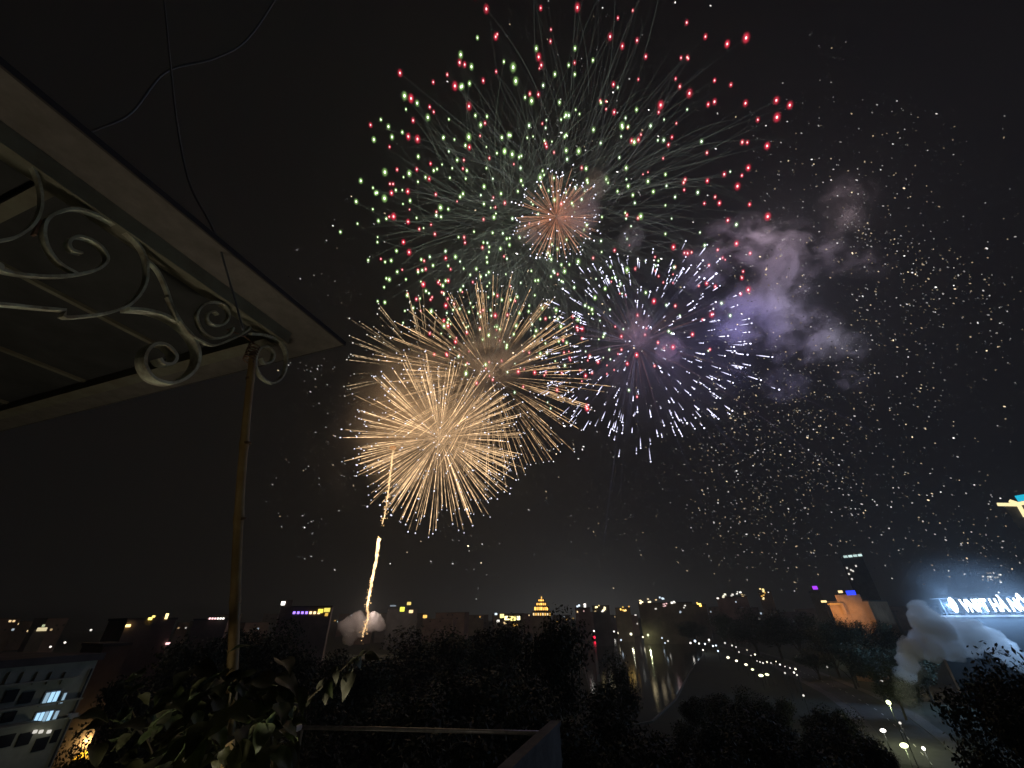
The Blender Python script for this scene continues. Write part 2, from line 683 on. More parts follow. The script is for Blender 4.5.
# ---- landmark blocks
b = Building('hotel_building', 'long low building with violet lit windows and a yellow lit end', 'building', 281, 332, 607, 260, 16, M_WALL[2], .1)
for k in range(7):
    b.panel('window', 293 + k * 4.1, 611.5, 295.4 + k * 4.1, 614, glow_mat(VIOL if k < 4 else WARM, 2.2))
b.panel('lit_sign', 318, 609, 323, 613, glow_mat((1, .8, .1), 1.5))
b.panel('lit_sign', 324, 608, 330, 612, glow_mat((1, .85, .15), 1.1))
b.panel('lit_sign', 325, 613, 328, 616, glow_mat((1, .6, .1), .9))
b.panel('floodlight', 281.5, 601.5, 285, 605, glow_mat(WHITE, 5), .4, .6)
b.panel('stair_house', 285, 600, 292, 609, M_WALL[2], .1, .4)
b = Building('tower_block', 'rose coloured block with stepped roof and yellow roof lamps', 'building', 128, 176, 620, 150, 18, M_WALL[2], -.25)
b.panel('roof_lamp', 148, 617.5, 151.5, 620, glow_mat((1, .75, .15), 3), .3, .4)
b.panel('roof_lamp', 152, 615.5, 154.5, 617.5, glow_mat((1, .8, .2), 2), .3, .4)
b.panel('roof_lamp', 165, 613.5, 167.5, 619, glow_mat((1, .75, .3), 2.5), .3, .4)
b.panel('wall_lamp', 125.5, 624.5, 130, 627, glow_mat((1, .7, .25), 3), .3, .4)
b.panel('wall_lamp', 165.5, 642.5, 169.5, 644.5, glow_mat(PINK, 2), .3, .4)
b.panel('stair_house', 152, 616, 166, 625, M_WALL[2], .1, .5)
b = Building('annex_building', 'low rose building stepping down beside the rose block', 'building', 104, 130, 646, 120, 12, M_WALL[2], -.3)
b = Building('terrace_building', 'flat roofed building behind the pole with a reddish roof lamp row', 'building', 194, 228, 620, 210, 14, M_WALL[2], .1)
for k in range(6):
    b.panel('roof_lamp', 209 + k * 2.7, 617.6, 210.8 + k * 2.7, 619.4, glow_mat(PINK if k < 3 else WHITE, 2.0), .3, .4)
b.panel('wall_lamp', 236, 619, 239, 622, glow_mat(GOLD, 1.2), .3, .4)
b = Building('lit_roof_building', 'distant low building with one warm lit roof at the far left', 'building', 34, 48, 630, 380, 16, M_WALL[1])
b.panel('roof_lamp', 37, 627.5, 47, 631, glow_mat((1, .85, .5), .8), .2, .4)
b.panel('roof_lamp', 42, 624.5, 45, 627, glow_mat((.9, 1, .6), .5), .2, .4)
b = Building('shop_building', 'far building with a yellow green lit sign right of the rocket tail', 'building', 388, 418, 609, 420, 16, M_WALL[0])
b.panel('lit_sign', 400, 607, 404.5, 611.5, glow_mat((.9, .95, .1), 1.6))
b.panel('lit_sign', 407, 602, 411, 605, glow_mat((1, .75, .2), 1.2), .3, .4)
b.panel('window', 409, 610, 413, 613, glow_mat(WARM, 1.6))
b.panel('window', 390, 605, 396, 606.5, glow_mat(COOL, .3))
b.panel('window', 423, 615, 427, 618, glow_mat(GOLD, 1.6), .3, .4)
b = Building('market_building', 'wide far building with a bright yellow white lit front', 'building', 494, 524, 614, 430, 16, M_WALL[1])
for x, y, ww, hh, c, s in ((502, 616, 4, 4, (1, .8, .3), 2), (507, 618, 5, 4, (1, .85, .4), 3), (513, 618.5, 5, 4.5, (1, .8, .25), 2.5), (518, 618, 4, 4, (1, .9, .5), 3), (498, 621, 3, 2.5, WHITE, 1.5), (505, 623, 3, 2, WARM, 1.2), (515, 625, 5, 2, GOLD, 1), (496, 614, 2.5, 2, COOL, 1.5)):
    b.panel('window', x - ww / 2, y - hh / 2, x + ww / 2, y + hh / 2, glow_mat(c, s))
# golden tiered tower
b = Building('pagoda_tower', 'golden tiered tower glowing on the skyline above the tallest tree', 'tower', 532, 551, 611, 480, 14, M_WALL[1], 0, None)
for k, (y0, y1, hw) in enumerate(((606.5, 611, 7.5), (602.5, 606, 5.5), (599, 602, 3.6))):
    MBx = b.panel('tier', 541.5 - hw, y0, 541.5 + hw, y1, M_WALL[1], 0, 4)
    for j in range(int(hw)):
        b.panel('window', 541.5 - hw + .5 + j * 2, y0 + .6, 541.5 - hw + 1.8 + j * 2, y1 - .8, glow_mat((1, .5, .1), 2.2 if (j + k) % 3 else 3.5), 2.1, .3)
for k in range(8):
    b.panel('window', 533 + k * 2.3, 613, 534.4 + k * 2.3, 615.5, glow_mat(GOLD if k % 2 else WARM, 1.5))
b.panel('spire', 541, 596.5, 542, 599, glow_mat(GOLD, 1.5), 0, .6)
# clusters between the golden tower and the purple lamp
clus = [('red_roof_building', 'far building with bluish white windows right of the golden tower', 575, 590, 608, [(579, 606, 4, 2, COOL, 1.6), (584, 606, 4, 3, WHITE, 2.2), (583, 611, 3, 2, PINK, 1.2), (577, 612, 2, 2, WARM, 1)]),
        ('yellow_lit_building', 'far building with two round yellow lit windows', 592, 609, 606, [(597, 606.5, 4.5, 4, (1, .8, .35), 2.4), (605.5, 609, 4, 4, (1, .85, .5), 2), (601, 611, 2, 2, WHITE, 1), (595, 612, 2, 2, WARM, 1)]),
        ('gabled_building', 'small far building with an orange lit gable', 615, 630, 608, [(622, 608, 3, 6, (1, .6, .12), 2), (624, 611, 5, 2.5, (1, .65, .2), 1.8), (628, 606, 2, 2, GOLD, .8)]),
        ('office_building', 'far office row with warm and blue white roof lights', 638, 692, 603, [(641, 602, 4, 4, (1, .8, .45), 2.2), (648, 601, 5, 3, (1, .8, .5), 1.5), (656, 599.5, 3, 2, WARM, 1.2), (662, 598, 5, 3.5, COOL, 2.2), (666, 605, 7, 3, PINK, 1.3), (673, 603, 6, 3, WHITE, 1.5), (685, 606, 3, 3, WHITE, 1.3), (682, 612, 4, 2, COOL, .7), (656, 609, 2, 2, WHITE, 1), (635.5, 614, 1.6, 3, WHITE, .8)]),
        ('corner_building', 'far small building with one orange lamp glowing at its corner', 691, 706, 605, [(699, 604, 4.5, 5, (1, .6, .12), 2.6)]),
        ('flat_roof_building', 'pale roofed building with a row of white roof lights', 716, 747, 597, [(718, 598.5, 3, 2, WHITE, 1.5), (725, 595.5, 5, 3.5, (1, .95, .7), 1.1), (732, 595, 5, 2.4, WHITE, 1.0), (738, 593, 4, 3.4, WHITE, 1.2), (742, 595.5, 3, 3, WARM, 1), (736, 602, 3, 2, COOL, .8)]),
        ('gold_tower', 'slim far tower with two gold lit tiers', 758, 771, 591, [(762, 590, 6, 3.5, (1, .75, .3), 2.5), (767.5, 591.5, 4, 1.8, WHITE, 1), (763.5, 594.5, 4, 3, (1, .55, .12), 1.6), (764, 599, 5, 3, (1, .75, .35), 2)])]
for nm, lb, x0, x1, yt, ws in clus:
    b = Building(nm, lb, 'building', x0, x1, yt + (0 if 'tower' not in nm else 1), rnd.uniform(400, 470), 14, M_WALL[rnd.randrange(3)])
    for x, y, ww, hh, c, s in ws:
        for k in range(max(1, int(ww * hh / 4))):
            cx_, cy_ = x + rnd.gauss(0, ww * .3), y + rnd.gauss(0, hh * .26)
            pw_, ph_ = rnd.uniform(.5, 1.1), rnd.uniform(.4, .9)
            b.panel('window', cx_ - pw_, cy_ - ph_, cx_ + pw_, cy_ + ph_, glow_mat(c, round(s * rnd.choice((.6, 1, 1.5)), 1)), .25 + k * .02, .4)
# orange lit hall with the blue lamp
M_ORW = mat('orange_wall', (.5, .33, .2), .85, noise_scale=.15)
b = Building('floodlit_hall', 'orange floodlit hall with a blue lamp on its stepped roof', 'building', 828, 868, 602, 230, 20, M_ORW, .35)
b.panel('upper_storey', 836, 594.5, 861, 602, M_ORW, .1, .6)
b.panel('blue_sign', 847, 590.5, 856, 595, glow_mat((.03, .06, 1), 1.6), .6, .5)
b.panel('window', 839, 590.5, 843, 593, glow_mat(WARM, 1.5), .6, .5)
b.panel('window', 822, 600.5, 827, 602.5, glow_mat((1, .75, .3), 1.8), .6, .5)
b.panel('cornice', 828, 603, 843, 605, mat('gold_cornice', (.55, .38, .16), .6), .5, .8)
b.panel('pilaster', 843, 603, 846, 614, M_ORW, .5, .8)
hall = b
for x, y, e in ((836, 612, 900), (858, 612, 700), (832, 600, 350)):
    l = bpy.data.lights.new('floodlight', 'POINT')
    l.energy = e
    l.color = (1, .48, .15)
    l.shadow_soft_size = .2
    o = put('floodlight', l, b.root)
    o.location = b.hit(x, y) + b.n * 5 - b.base
# small violet sign high on a dark tower
b = Building('slim_tower', 'slim dark tower carrying a small violet lamp', 'tower', 809, 820, 592, 420, 12, M_WALL[0])
b.panel('lit_sign', 812.5, 586, 817.5, 589.5, glow_mat((.4, .05, 1), 1.4), .3, .4)
# dark high rise with a white lit sign line
b = Building('high_rise', 'dark high rise with a slanting white lit line at its top', 'building', 839, 862, 556, 330, 6, M_ROOF, .0, None)
for k in range(4):
    b.panel('lit_sign', 843.5 + k * 4.8, 555.6 - k * .5, 847.6 + k * 4.8, 557.8 - k * .5, glow_mat((.7, .95, .9), .8 + .3 * (k % 2)), .3, .4)
for x, y in ((847, 568), (851, 570), (849, 574), (852, 579), (853, 571), (856, 566)):
    b.panel('window', x - .8, y - .9, x + .8, y + .9, glow_mat(WHITE, .9), .3, .3)
# lamplit tower at the right edge
b = Building('outlined_tower', 'tall tower outlined in yellow light with a cyan lit top', 'tower', 1003, 1046, 504, 330, 18, M_WALL[0], .2, None)
b.panel('cyan_sign', 1015, 493.5, 1044, 500, glow_mat((.02, .55, .8), .95), .3, .6)
mb = MB()
for (xa, ya), (xb, yb) in (((998, 504.5), (1019, 504.8)), ((1019, 504.8), (1026, 517)), ((1010, 501), (1019, 504)), ((1019, 504), (1030, 502))):
    mb.tube([b.hit(xa, ya) + b.n * .6 - b.base, b.hit(xb, yb) + b.n * .6 - b.base], .85, 6)
mb.build('light_strip', glow_mat((1, .82, .42), 1.3), b.root)
for k in range(16):
    x, y = rnd.uniform(983, 1012), 0
    y = 575 + (x - 983) * .12 + rnd.uniform(-5, 6)
    b.panel('window', x - .7, y - .7, x + .9, y + .7, glow_mat(WHITE, rnd.choice((.25, .4, .8, 1.2))), .3, .3)

M_DARKG = mat('dark_cladding', (.02, .022, .026), .6, noise_scale=.15)
# ---- rooftop sign building
bs = Building('office_block', 'dark office block carrying the big white lit rooftop sign', 'building', 925, 1100, 617, 190, 24, M_DARKG, -.12, 'parapet')
sg = thing('rooftop_sign', 'big white lit lettering reading VNPT HÀ NỘI on the roof', 'sign', bs.base)
m_sign = emit('sign_light', (.8, .93, 1), 6.0)
fc = bpy.data.curves.new('letters', 'FONT')
fc.body = 'VNPT HÀ NỘI'
fc.extrude = .12
fc.offset = .03
fo = bpy.data.objects.new('letters', fc)
COL.objects.link(fo)
bpy.context.view_layer.update()
me = bpy.data.meshes.new_from_object(fo.evaluated_get(bpy.context.evaluated_depsgraph_get()))
bpy.data.objects.remove(fo)
xs = [v.co.x for v in me.vertices]
ys = [v.co.y for v in me.vertices]
wdt, hgt = max(xs) - min(xs), .72
a0, a1 = bs.hit(963, 609), bs.hit(1034, 612)
scx = (a1 - a0).dot(bs.t) / wdt
top_z, bot_z = bs.hit(970, 599).z, bs.hit(972, 611.5).z
scy = (top_z - bot_z) / hgt
org = a0 - bs.base + bs.n * .5
org.z = bot_z
for v in me.vertices:
    x, y, z = v.co
    v.co = org + bs.t * ((x - min(xs)) * scx) + Vector((0, 0, y * scy)) + bs.n * (z * 1.5)
me.materials.clear()
me.materials.append(m_sign)
put('letter', me, sg)
lo = MB()
c0 = bs.hit(953, 605) - bs.base + bs.n * .5
hh = (top_z - bot_z)
pts = [c0 + bs.t * (math.cos(a) * hh * .24) + Vector((0, 0, math.sin(a) * hh * .62)) for a in [k / 20 * 2 * math.pi for k in range(20)]]
lo.add([p + bs.n * .2 for p in pts] + [p - bs.n * .2 for p in pts], [tuple(range(20)), tuple(range(39, 19, -1))] + [(k, 20 + k, 20 + (k + 1) % 20, (k + 1) % 20) for k in range(20)])
lo.build('emblem', m_sign, sg)
fr = MB()
for z in (bot_z - .3, top_z + .3):
    fr.box(org + bs.t * ((a1 - a0).length / 2 - 2) + Vector((0, 0, z - org.z)) - bs.n * .5, ((a1 - a0).length + 8, .15, .15), axes=bs.ax)
for k in range(8):
    fr.box(org + bs.t * (k * 4.2 - 4) + Vector((0, 0, (bs.h - bot_z) / 2 + (top_z - bot_z) / 2)) - bs.n * .5, (.15, .15, top_z - bs.h + .6), axes=bs.ax)
fr.build('frame', M_DARKG, sg)
for k in range(4):
    l = bpy.data.lights.new('sign_lamp', 'POINT')
    l.energy = 12000
    l.color = (.34, .6, 1)
    l.shadow_soft_size = 0.0
    o = put('sign_lamp', l, sg)
    o.location = org + bs.t * (-3 + k * 7) + bs.n * 1.6 + Vector((0, 0, hh * .5))

# ---- white house at the lower left, seen from above
wh = Building('white_house', 'white house with two floors of blue lit windows below a flat roof', 'house', -60, 95, 667, 52, 12, M_WALL[3], -.5, 'parapet')
m_blue = emit('curtain_light', (.42, .72, 1), 1.15)
m_blue2 = emit('curtain_light_dim', (.5, .75, .95), .55)


def lit_window(b, x0, y0, x1, y1, bars, m, slope=-.35):
    f = b.panel('window', x0 - 1, y0 - 1, x1 + 1, y1 + 1, M_FRAME, .04, .1)
    c = b.hit((x0 + x1) / 2, (y0 + y1) / 2)
    wd = abs((b.hit(x1, (y0 + y1) / 2) - b.hit(x0, (y0 + y1) / 2)).dot(b.t))
    ht = abs(b.hit((x0 + x1) / 2, y0).z - b.hit((x0 + x1) / 2, y1).z)
    n = bars
    for k in range(n):
        u = -wd / 2 + (k + .5) * wd / n
        pn = MB().box(c - b.base + b.n * .11 + b.t * u, (wd / n * .72, .05, ht * .94), axes=b.ax).build('pane', m if (k * 7 + n) % 3 else m_blue2, f)


lit_window(wh, 43, 692, 57, 704, 3, m_blue)
lit_window(wh, 61, 693, 64, 703, 1, m_blue2)
lit_window(wh, 34, 712, 50, 723, 4, m_blue)
lit_window(wh, 53, 711, 57, 719, 1, m_blue2)
for x in (32, 38, 46):
    wh.panel('wall_lamp', x, 730, x + 2.5, 733, glow_mat(WHITE, .7), .2, .2)
for x0, y0, x1, y1 in ((4, 690, 16, 702), (2, 712, 14, 722), (20, 692, 32, 703)):
    wh.panel('window', x0, y0, x1, y1, M_GLASSD, .05, .1)
for x0, y0, x1, y1 in ((18, 733, 30, 745), (-2, 735, 12, 747), (34, 738, 46, 750), (52, 730, 58, 742)):
    wh.panel('window', x0, y0, x1, y1, M_GLASSD, .05, .1)
wh.panel('drain_pipe', 70, 670, 71.2, 760, M_POLE, .12, .12)
wh.panel('air_conditioner', 66, 713, 72, 718, M_FRAME, .4, .5)
wh.panel('balcony_slab', -20, 725, 30, 726.5, M_WALL[3], .6, 1.2)
for y in (684, 708, 727):
    wh.panel('ledge', -50, y - .8, 80, y + .8, M_WALL[3], .25, .5)
for k in range(5):
    x = 6 + k * 14
    wh.panel('pilaster', x, 672, x + 1.8, 684, M_WALL[3], .08, .16)
l = bpy.data.lights.new('wall_light', 'POINT')
l.energy = 16
l.color = (1, .93, .75)
l.shadow_soft_size = .1
put('wall_light', l, wh.root, wh.hit(40, 728) + wh.n * 2.5 - wh.base)
# yellow street awning and bright stall in the street below the house
aw = on_z(86, 766, 2.2)
aw_t = thing('street_awning', 'crumpled yellow street awning glowing by the foot of the white house', 'awning', (aw.x, aw.y, 0))
m_awn = mat('yellow_canvas', (.72, .5, .06), .7, noise_scale=1.5, rgb2=(.5, .32, .03))
mb = MB()
nx, ny = 9, 7
vs = []
for j in range(ny):
    for i in range(nx):
        u, v = i / (nx - 1) - .5, j / (ny - 1) - .5
        vs.append((u * 4.2, v * 3.4, 3.2 + 1.6 * (1 - abs(v) * 1.6) + .35 * noise.noise(Vector((u * 5, v * 5, 2)))))
mb.add(vs, [(j * nx + i, j * nx + i + 1, (j + 1) * nx + i + 1, (j + 1) * nx + i) for j in range(ny - 1) for i in range(nx - 1)])
o = mb.build('canopy', m_awn, aw_t)
so = o.modifiers.new('thickness', 'SOLIDIFY')
so.thickness = .04
for sx in (-1, 1):
    for sy in (-1, 1):
        MB().tube([(sx * 1.9, sy * 1.5, 0), (sx * 1.9, sy * 1.5, 3.3)], .05, 6).build('leg', M_POLE, aw_t)
l = bpy.data.lights.new('stall_lamp', 'POINT')
l.energy = 600
l.color = (1, .72, .25)
l.shadow_soft_size = .15
o = put('stall_lamp', l, aw_t, (-.4, -1.2, 5.6))
st = on_z(70, 750, 2.0)
st_t = thing('street_stall', 'small street stall with a row of warm white bulbs beside the awning', 'stall', (st.x, st.y, 0))
MB().box((0, 0, .5), (3.6, 1.4, 1.0)).build('counter', M_WALL[1], st_t)
MB().box((0, .2, 3.0), (4.2, 2.2, .12)).build('roof', M_ROOF, st_t)
for sx in (-1.8, 1.8):
    for sy in (-.6, 1.0):
        MB().tube([(sx, sy, 0), (sx, sy, 2.95)], .05, 6).build('post', M_POLE, st_t)
for k in range(6):
    MB().ball((-1.7 + k * .68, -.75, 2.7 + .15 * (k % 2)), .16, 1).build('bulb', glow_mat((1, .72, .4), 3), st_t)

# ---- lower neighbouring roof terrace (rail and parapet end at the bottom)
Z2 = CZ - 1.15
AZA, AZB = rad(19.3), rad(-71.5)
DA = Vector((math.sin(AZA), math.cos(AZA), 0))
DB = Vector((math.sin(AZB), math.cos(AZB), 0))
e1, e0 = on_z(549, 733, Z2), on_z(300, 727.5, Z2)
m_rail = mat('galvanised_rail', (.42, .40, .37), .42, .5, noise_scale=9)
m_conc = mat('stained_concrete', (.2, .2, .2), .9, noise_scale=2.5, rgb2=(.1, .1, .1), bump=.3)
rl = thing('terrace_railing', 'low metal railing running along the dark terrace below the plants', 'railing', e0)
dd = (e1 - e0)
an = math.atan2(dd.y, dd.x)
MB().tube([Vector((0, 0, 0)), dd * .33 + Vector((0, 0, .004)), dd * .66, dd], .021, 8).build('top_rail', m_rail, rl, True)
for k in range(2):
    q = dd * (.012 + k * .97)
    MB().tube([q + Vector((0, 0, -.75)), q + Vector((0, 0, -.02))], .014, 6).build('post', m_rail, rl)
pw_t = thing('parapet', 'grey concrete parapet end sloping toward the viewer at the bottom', 'parapet', e1)
o = MB().box(DA * -1.0 + DB * -.06 + Vector((0, 0, -.42)), (.09, 2.2, .95), axes=(DB, DA, Vector((0, 0, 1)))).build('wall', m_conc, pw_t)
o = MB().box(DA * -1.0 + DB * -.06 + Vector((0, 0, .075)), (.12, 2.22, .036), axes=(DB, DA, Vector((0, 0, 1)))).build('coping', m_conc, pw_t)

# ================================================================== CANOPY WITH SCROLLWORK
H0 = CZ + 1.45
CN = on_z(343, 345, H0)
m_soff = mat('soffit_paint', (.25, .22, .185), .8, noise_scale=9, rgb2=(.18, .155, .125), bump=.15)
m_beam = mat('beam_paint', (.27, .26, .18), .7, noise_scale=7, rgb2=(.2, .17, .11), bump=.2)
m_iron = mat('cream_iron', (.8, .82, .6), .5, noise_scale=14, rgb2=(.34, .28, .18), bump=.15)
m_rust = mat('rusty_iron', (.26, .15, .09), .8, noise_scale=30, rgb2=(.12, .06, .035))
ZV = Vector((0, 0, 1))
AX = (DB, -DA, ZV)          # v (left), u (toward the viewer), up
cnp = thing('canopy', 'flat white painted canopy corner jutting in from the upper left', 'canopy', CN)


def cb(mb, u0, u1, v0, v1, z0, z1):
    return mb.box(DB * ((v0 + v1) / 2) - DA * ((u0 + u1) / 2) + ZV * ((z0 + z1) / 2), (v1 - v0, u1 - u0, z1 - z0), axes=AX)


cb(MB(), 0, 4.2, 0, 5.2, 0, .022).build('roof_slab', m_soff, cnp)
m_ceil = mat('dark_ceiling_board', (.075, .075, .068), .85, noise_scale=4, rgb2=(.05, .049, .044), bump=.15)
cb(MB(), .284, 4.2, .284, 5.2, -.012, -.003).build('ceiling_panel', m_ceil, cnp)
cb(MB(), .0, 4.2, -.010, .0, -.0, .026).build('edge_trim', M_ROOF, cnp)
cb(MB(), -.010, .0, -.010, 5.2, -.0, .026).build('edge_trim', M_ROOF, cnp)
cb(MB(), .2, 4.2, .2, .28, -.075, -.002).build('beam', m_beam, cnp)
cb(MB(), .2, .28, .283, 5.2, -.075, -.002).build('beam', m_beam, cnp)
for u in (1.2, 2.2, 3.2):
    cb(MB(), u, u + .05, .29, 5.2, -.05, -.014).build('rafter', m_beam, cnp)
for v in (1.0, 1.9, 2.8):
    cb(MB(), .29, 4.2, v, v + .03, -.03, -.013).build('batten', m_beam, cnp)

# iron scrolls in the upright plane under the beam
PL_Q = CN + DB * .24
PL_N = DB
scr = thing('iron_bracket', 'cream painted wrought iron scroll bracket hanging under the canopy beam', 'bracket', CN + DB * .24 - DA * .6 - ZV * .08)


def smooth_path(pts, n=6, hard=()):
    out = []
    m = len(pts)
    for i in range(m - 1):
        p0, p1, p2, p3 = pts[max(i - 1, 0)], pts[i], pts[i + 1], pts[min(i + 2, m - 1)]
        if i in hard:
            out.append(p1)
            continue
        for k in range(n):
            t = k / n
            out.append(tuple(.5 * (2 * b + (c - a) * t + (2 * a - 5 * b + 4 * c - d) * t * t + (3 * b - a - 3 * c + d) * t ** 3) for a, b, c, d in zip(p0, p1, p2, p3)))
    out.append(pts[-1])
    return out


def z1(l):
    return [(x / 2.845, 130 + y / 2.845) for x, y in l]


def z2(l):
    return [(120 + x / 4.267, 260 + y / 4.267) for x, y in l]


def scroll(name, px, width=.03, thick=.009, hard=(), m=None, off=0.0):
    pts = [on_plane(x, y, PL_Q + DB * off, PL_N) for x, y in smooth_path(px, 6, hard)]
    mb = MB()
    base = scr.location
    mb.ribbon([p - base for p in pts], DB, width, thick)
    return mb.build(name, m or m_iron, scr)


scroll('scroll', z1([(230, 352), (200, 342), (193, 320), (215, 305), (250, 312), (285, 335), (302, 368), (280, 395), (230, 410), (160, 418), (80, 415), (5, 402), (-5, 384), (-60, 378), (-150, 372)]))
scroll('scroll', z1([(215, 410), (165, 380), (132, 335), (122, 285), (140, 248), (200, 226), (260, 238), (320, 268), (380, 315), (412, 370), (410, 440), (370, 495), (310, 520), (240, 531), (176, 533), (182, 514), (90, 506), (0, 497), (-120, 490)]), hard=(14, 15))
scroll('scroll', z1([(355, 512), (420, 518), (480, 540), (530, 580), (556, 630), (548, 680), (510, 713), (470, 722), (425, 706), (402, 668), (408, 632), (435, 611), (468, 617), (491, 645), (480, 667), (455, 666), (444, 652)]), .06, .012, off=.03)
scroll('scroll', z1([(415, 370), (445, 400), (470, 450), (490, 510), (505, 545)]) + z2([(200, 160), (232, 225), (290, 310), (350, 350), (400, 365), (460, 345), (530, 310), (552, 288)]), .024, .008)
scroll('scroll', z2([(480, 290), (462, 320), (400, 335), (350, 305), (325, 245), (345, 200), (395, 180), (445, 195), (462, 240), (440, 275), (405, 280), (375, 265), (370, 235), (395, 220), (415, 235)]), .024, .008)
scroll('scroll', z2([(556, 315), (620, 322), (680, 350), (708, 410), (695, 490), (652, 526), (603, 502), (575, 445), (588, 388), (622, 370), (652, 396), (645, 432), (612, 442), (598, 420)]), .026, .009)
scroll('scroll', z1([(-120, 330), (0, 316), (55, 300), (100, 260), (116, 200), (97, 120), (50, 60), (0, 30), (-60, 10)]), .024, .008)
scroll('tie_bar', z1([(96, 300), (112, 258)]), .02, .007, m=m_rust)
# bamboo pole
pt_top = on_plane(252, 352, PL_Q, PL_N)
pt_bot = P(231, 668, 1.66)
pole = thing('bamboo_pole', 'slim yellowish bamboo pole standing under the canopy corner', 'pole', pt_bot)
dv = pt_top - pt_bot
full = dv * -.45
m_bam = mat('bamboo', (.42, .31, .13), .55, noise_scale=9, rgb2=(.3, .19, .07), bump=.12)
pp, rr = [], []
nseg = 60
nodes_t = [.06, .24, .43, .60, .77, .93]
for k in range(nseg + 1):
    t_ = k / nseg
    q = full.lerp(dv, t_)
    tt = (t_ * 1.45 - .45)
    bulge = sum(math.exp(-((t_ - n_) / .006) ** 2) for n_ in nodes_t)
    wob = Vector((math.sin(t_ * 7) * .008, math.cos(t_ * 5) * .006, 0))
    pp.append(q + wob)
    rr.append(.0245 - .0075 * t_ + .0035 * bulge)
MB().tube(pp, rr, 12).build('cane', m_bam, pole, True)
for n_ in nodes_t:
    q = full.lerp(dv, n_)
    MB().tube([q - dv.normalized() * .006, q + dv.normalized() * .006], [.024 - .0075 * n_ + .0035] * 2, 12).build('node_ring', mat('bamboo_node', (.14, .08, .035), .8) if 'bamboo_node' not in bpy.data.materials else bpy.data.materials['bamboo_node'], pole)
# rusty wire lashing at the pole top
lash = thing('wire_lashing', 'rusty wire lashing that ties the bamboo pole to the beam corner', 'wire', pt_top)
mb = MB()
hel = []
for k in range(70):
    a = k * .62
    hel.append(Vector((math.cos(a) * .026, math.sin(a) * .026, -.06 + k * .0016)))
mb.tube(hel, .0035, 5)
mb.tube([Vector((0, .0, .05)), DB * .02 - DA * .05 + ZV * .07, -DA * .14 + ZV * .055 + DB * .03], .004, 5)
mb.build('coil', m_rust, lash)
# balcony rail under the canopy edge, behind the plants
ra, rb = on_plane(120, 787, PL_Q, PL_N), on_plane(300, 727, PL_Q, PL_N)
hr = thing('handrail', 'pale metal handrail glinting behind the potted vine leaves', 'railing', ra)
MB().tube([Vector((0, 0, 0)), rb - ra], .014, 10).build('top_rail', mat('white_rail', (.62, .6, .56), .35, .2, noise_scale=12), hr, True)
for k in (0.05, .5, .95):
    q = (rb - ra) * k
    MB().tube([q - ZV * .8, q - ZV * .012], .011, 6).build('post', m_rail, hr)

# ---- unseen lantern added as fill for the pole, leaves and scrolls
lt = thing('added_fill_lantern', 'added unseen fill lantern low on the terrace floor', 'lantern', (-.95, 1.65, CZ - 1.6))
MB().tube([(0, 0, 0), (0, 0, .04)], .11, 12).build('base', M_POLE, lt)
m_pap = emit('fill_lantern_glow', (1, .9, .74), FILL_LANTERN)
m_pap.cycles.emission_sampling = 'AUTO'
MB().ball((0, 0, .25), .2, 3).build('globe', m_pap, lt, True)
MB().tube([(0, 0, .445), (0, 0, .48), (0, 0, .49)], [.06, .04, .01], 12).build('cap', M_POLE, lt)
flo = MB().box((.7, .5, CZ - 1.66), (4.6, 4.4, .1)).build('terrace_floor', m_conc)
tag(flo, kind='structure')
# ---- hanging cables
m_cab = mat('cable_rubber', (.3, .3, .29), .7)


def cable(label, pix, r):
    pts = [P(x, y, d) for x, y, d in pix]
    pts = [Vector(q) for q in smooth_path([tuple(p) for p in pts], 8)]
    o = MB().tube([p - pts[0] for p in pts], r, 8).build('cable', m_cab, None, True, pts[0])
    return tag(o, label, 'cable')


cable('slack grey cable dropping from the top edge to the canopy corner', [(160, -40, 2.3), (166, 20, 2.2), (172, 80, 2.1), (178, 130, 2.0), (190, 185, 1.9), (214, 232, 1.8), (232, 290, 1.72), (243, 330, 1.66)], .0045)
cable('thick dim cable curving across the dark upper left sky', [(40, 150, 2.2), (100, 128, 2.25), (132, 112, 2.3), (166, 72, 2.4), (215, 58, 2.5), (250, 36, 2.6), (290, -25, 2.7)], .006)

# ================================================================== POTTED VINES
m_vl = [mat('vine_leaf', (.11, .135, .05), .55, noise_scale=16, rgb2=(.06, .085, .03)), mat('vine_leaf_old', (.1, .105, .045), .6, noise_scale=16, rgb2=(.06, .06, .02))]
m_pale = mat('pale_leaf', (.34, .33, .22), .6, noise_scale=20, rgb2=(.22, .22, .13))
m_stem = mat('vine_stem', (.1, .08, .04), .8)


def leaf_data(seed, L, W, m, droop=.35):
    """one broad pointed leaf with midrib fold and wavy edge, base at origin, along +x"""
    rn = random.Random(seed)
    mb = MB()
    n = 9
    ph = rn.uniform(0, 6)
    vs = []
    for i in range(n):
        s = i / (n - 1)
        wd = W * math.sin(math.pi * min(1, s ** .62)) * (1 - .25 * s) + .0004
        z = -droop * L * s * s
        for j in (-1, -.5, 0, .5, 1):
            vs.append((L * s - .08 * L * abs(j) * (1 if s < .2 else 0), j * wd, z + abs(j) * wd * .28 + .05 * L * math.sin(s * 9 + j * 3 + ph) * abs(j)))
    mb.add(vs, [(i * 5 + j, i * 5 + j + 1, i * 5 + j + 6, i * 5 + j + 5) for i in range(n - 1) for j in range(4)])
    mb.tube([(-.25 * L, 0, .03 * L), (0, 0, 0)], .0022, 5)
    o = mb.build('leaf', m, None, True)
    d = o.data
    bpy.data.objects.remove(o)
    return d


LEAVES = [leaf_data(k, .12, .045, m_vl[k % 2], .2 + .15 * (k % 3)) for k in range(6)]
PALE = [leaf_data(20 + k, .1, .03, m_pale, .3) for k in range(3)]


